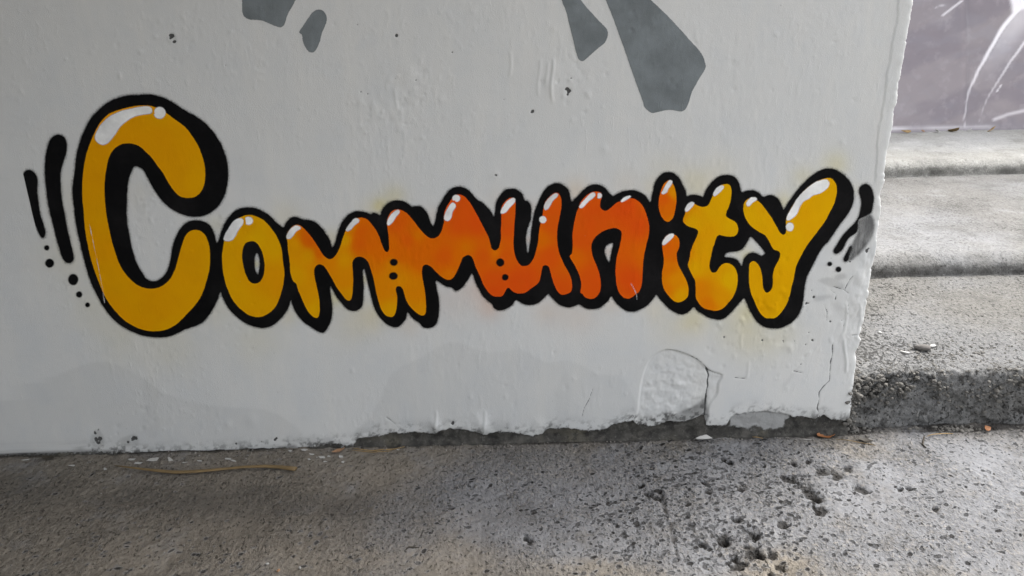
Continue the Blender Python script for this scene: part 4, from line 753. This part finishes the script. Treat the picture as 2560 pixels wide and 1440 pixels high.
def leaf(px, py, ln, wd, rz, mat, label, seed, curl=0.5):
    rg = np.random.default_rng(seed); vs = []; fs = []; n = 8
    for i in range(n+1):
        u = i/n; w = wd*math.sin(math.pi*min(1, u*0.96+0.04))**0.8*(1-0.3*u)
        zc = curl*ln*(u-0.5)**2
        for j, sgn in enumerate((-1, -0.5, 0, 0.5, 1)):
            vs.append(((u-0.5)*ln, sgn*w*(1+0.15*rg.normal()), zc+abs(sgn)*w*curl*0.7+0.0006*rg.normal()))
    for i in range(n):
        for j in range(4): a = i*5+j; fs.append((a, a+1, a+6, a+5))
    nv = len(vs); vs += [(x_, y_, z_-0.0008) for x_, y_, z_ in vs]; fs += [tuple(nv+q for q in f[::-1]) for f in fs]
    me = bpy.data.meshes.new('leaf'); me.from_pydata(vs, [], fs)
    for p in me.polygons: p.use_smooth = True
    o = link('dry_leaf', me, mat); o.location = gpt(px, py, 0.002); o.rotation_euler = (0.12, 0.06, rz); tag(o, label, 'leaf'); return o
leaf(2064, 1090, 0.062, 0.016, 0.15, M_LEAF, 'orange dry leaf at the bottom right corner of the wall', 3)
leaf(846, 1130, 0.046, 0.009, 0.75, M_LEAF2, 'curled pale orange leaf by the wall foot under the o and m', 4)
leaf(2160, 1103, 0.05, 0.011, -0.4, M_DARKLEAF, 'dark dead leaf on the ground right of the wall corner', 5)
L_ = leaf(2466, 1080, 0.030, 0.010, 0.4, M_LEAF, 'small reddish leaf scrap against the foot of the step', 6)
q = on_z(2466., 1080., 0.0); L_.location = (q[0], min(q[1], Y1-0.016), gz(q[0], Y1-0.02)+0.012); L_.rotation_euler = (0.7, 0.1, 0.4)
L_ = leaf(122, 1148, 0.04, 0.012, -0.1, M_DARKLEAF, 'dark brown leaf scrap at the wall foot on the far left', 8)
# flakes of white paint fallen along the wall
FL = [(178,1165,.013,.005),(260,1172,.012,.005),(383,1151,.020,.012),(430,1151,.017,.011),(330,1148,.012,.006),(571,1149,.010,.005),(582,1153,.012,.004),(762,1128,.011,.006),(779,1138,.009,.004),(806,1145,.012,.006),(820,1143,.010,.005),(853,1143,.009,.006),(463,1159,.010,.003),(64,1150,.011,.003),(725,1128,.008,.004),(773,1151,.005,.004),(812,1155,.008,.003),(995,1124,.005,.004),(345,1158,.012,.006),(500,1154,.009,.004),(858,1157,.006,.005)]
FLB = {0: 'pale paint flake on the dark floor, leftmost of the larger ones', 1: 'pale paint flake just left of the thin end of the long reed', 2: 'largest paint flake, above the middle of the reed', 3: 'second largest paint flake, right of the largest one',
       6: 'long thin paint flake above the right half of the reed', 7: 'paint flake touching the wall between reed and curled leaf', 13: 'thin paint flake at the wall foot near the left border', 17: 'white speck at the right end of the yellow straws', 11: 'paint flake just below the stalk end of the curled leaf'}
for i, (px, py, l_, w_) in enumerate(FL):
    o = link('paint_flake', flake(w_, l_, 700+i), M_FLAKE); o.location = gpt(px, py, 0.0012); o.rotation_euler = (0.05, 0.05, random.uniform(-0.4, 0.4))
    tag(o, FLB.get(i, 'tiny white paint flake around the curled pale leaf' if px > 700 else 'small white paint flake between the wall and the long reed'), 'paint flake', 'paint flakes fallen along the wall foot')
# a slab of plaster broken from the wall
o = link('plaster_chunk', flake(0.014, 0.027, 771, 0.014, 0.02), M_FLAKE); o.location = gpt(1745, 1078, 0.004); o.rotation_euler = (0.9, 0.0, 0.08); o.location.y -= 0.004
tag(o, 'white chunk of broken plaster leaning at the wall foot under the cracked patch', 'plaster chunk')
def stone(px, py, z, r, seed, mat, name, label, cat, group=None, squash=(1, 1, .7)):
    v, f = stone_data(r, seed, squash); o = link(name, fast_mesh(name, v, f, True), mat)
    p = on_z(float(px), float(py), z); o.location = (p[0], p[1], z+r*0.3); o.rotation_euler = (0, 0, seed); tag(o, label, cat, group)
stone(2304, 872, z1, 0.022, 31, plain('dark_stone', (0.12, 0.11, 0.10), 0.85, 0.3, 60, 0.003), 'stone', 'dark angular stone lying on the lowest step', 'stone', None, (1.3, 0.8, .55))
stone(2332, 866, z1, 0.010, 32, M_FLAKE, 'stone', 'white chip lying against the dark stone on the lowest step', 'stone', None, (1.6, 0.8, .4))
stone(2200, 832, z1, 0.007, 33, M_FLAKE, 'stone', 'small white pebble alone on the lowest step near the wall edge', 'stone', None, (1.2, 0.8, .6))
stone(2262, 882, z1, 0.009, 34, M_FLAKE, 'stone', 'flat white chip on the lowest step left of the dark stone', 'stone', None, (1.9, 0.7, .35))
for i, (px, py, r_) in enumerate(((668,1410,.0045),(696,1427,.005),(750,1420,.004))):
    stone(px, py, 0.002, r_, 41+i, M_LEAF2 if i == 1 else M_FLAKE, 'pebble', ('white pebble left of the orange one, on the ground below the reed', 'pale orange pebble on the open ground below the reed', 'white pebble right of the orange one, on the ground below the reed')[i], 'pebble', 'pale pebbles on the ground below the reed', (1.2, .8, .6))
# exposed gravel on the worn nose of the lowest step and in the gap beside the wall end: uncountable
vs_, fs_ = [], []; nvt = 0
lib = [stone_data(1.0, 800+i, (1.1, 0.85, 0.75)) for i in range(12)]
def put(x_, y_, z_, r_):
    global nvt
    v, f = lib[rng.integers(12)]; a = rng.uniform(0, 6.28); c_, s_ = math.cos(a), math.sin(a)
    q = v@np.array([[c_, s_, 0], [-s_, c_, 0], [0, 0, 1]])*r_*rng.uniform(0.7, 1.25, 3); vs_.append(q+np.array([x_, y_, z_])); fs_.append(f+nvt); nvt += len(v)
xe_b = xedge[np.searchsorted(zs, z1)]
def clump(x_, y_): return fbm(np.array([x_]), np.array([y_]), 13, 951, 3)[0] > rng.normal()*0.07+0.0
for i in range(2600):
    x_ = xe_b-0.02+rng.random()**1.3*0.75; yb_ = Y1+0.012+abs(rng.normal())*0.12
    if rng.random() > math.exp(-(x_-xe_b)*1.3) or not clump(x_, yb_): continue
    r_ = 0.0022+0.0045*rng.random()**2; put(x_, yb_, z1-r_*0.45+0.001*rng.normal(), r_)
for i in range(900):
    x_ = xe_b-0.02+rng.random()*0.85; zd = abs(rng.normal())*0.05
    if not clump(x_, zd+7): continue
    r_ = 0.0025+0.0065*rng.random()**2; put(x_, Y1+r_*0.25+0.005*rng.normal()+0.012*max(0, 1-zd/0.02), z1-0.006-zd, r_)
for i in range(230):
    r_ = 0.003+0.0065*rng.random(); put(xe_b-0.012+rng.random()**1.5*0.04, Y1-0.014+0.010*rng.normal(), rng.uniform(0.0, z1), r_)
for i in range(520):
    x_ = xe_b+0.02+rng.random()*0.8
    if not clump(x_*0.7, 3): continue
    r_ = 0.002+0.007*rng.random()**2; put(x_, Y1-0.004-abs(rng.normal())*0.022, r_*0.1, r_)
me = fast_mesh('gravel', np.concatenate(vs_), np.concatenate(fs_), False)
tag(link('gravel', me, M_AGG), 'exposed gravel along the worn edge of the lowest step', 'gravel', None, 'stuff')
gv_, gf_ = [], []; nvt = 0; vs_, fs_ = gv_, gf_
for i in range(520):
    px = rng.uniform(-20, 2120); p = on_z(px, 1139-0.025*px+abs(rng.normal())*14+2); p[1] = min(p[1], -0.006)
    if fbm(np.array([px*0.01]), np.array([0.5]), 1.1, 961, 3)[0] < rng.normal()*0.12: continue
    r_ = 0.0012+0.0035*rng.random()**3; put(p[0], p[1], gz(p[0], p[1])+r_*0.4, r_)
for i in range(260):
    p = on_z(rng.uniform(0, 2560), rng.uniform(1110, 1440)); r_ = 0.0010+0.0022*rng.random()**3; put(p[0], min(p[1], -0.006), gz(p[0], min(p[1], -0.006))+r_*0.4, r_)
me = fast_mesh('grit', np.concatenate(gv_), np.concatenate(gf_), True)
tag(link('grit', me, plain('grit', (0.20, 0.185, 0.165), 0.9, 0.9, 55)), 'fine grit and plaster crumbs swept along the wall foot', 'grit', None, 'stuff')
# bits of litter under the tarpaulin
for i, (px, wd, lb) in enumerate(((2250,.035,'first from the wall edge'),(2293,.02,'second from the wall edge'),(2330,.03,'third from the wall edge'),(2372,.045,'left of the fold in the tarpaulin'),(2416,.018,'right at the fold of the tarpaulin'),(2475,.04,'right of the fold in the tarpaulin'))):
    p = on_z(float(px), 328., z3); o = link('litter_scrap', flake(wd*0.5, wd, 900+i, 0.004, 0.3), (M_STRAW, M_LEAF2, M_FLAKE, M_REED, M_FLAKE, M_STRAW)[i])
    o.location = (p[0], y4-0.07, z3+0.012); o.rotation_euler = (0.5, 0.1*i, 0.7*i)
    tag(o, 'dry scrap of litter under the tarpaulin edge, '+lb, 'litter', 'litter scraps under the tarpaulin')
# ================================================================== unseen roof, sized to darken the left and open to the right
def box(name, x0_, x1_, y0_, y1_, z0_, z1_, mat):
    v = [(x, y, z) for z in (z0_, z1_) for y in (y0_, y1_) for x in (x0_, x1_)]
    me = bpy.data.meshes.new(name); me.from_pydata(v, [], [(0, 2, 3, 1), (4, 5, 7, 6), (0, 1, 5, 4), (2, 6, 7, 3), (0, 4, 6, 2), (1, 3, 7, 5)])
    return link(name, me, mat)
M_SOFFIT = plain('soffit_concrete', (0.22, 0.21, 0.20), 0.9, 0.2, 6)
tag(box('unseen_ceiling', -7.0, 0.7, -3.4, 0.3, 2.62, 2.85, M_SOFFIT), kind='structure')
tag(box('added_side_wall', -3.6, -3.3, -5.0, -0.02, -0.3, 2.615, M_SOFFIT), kind='structure')  # added out of view to block sky and darken the left
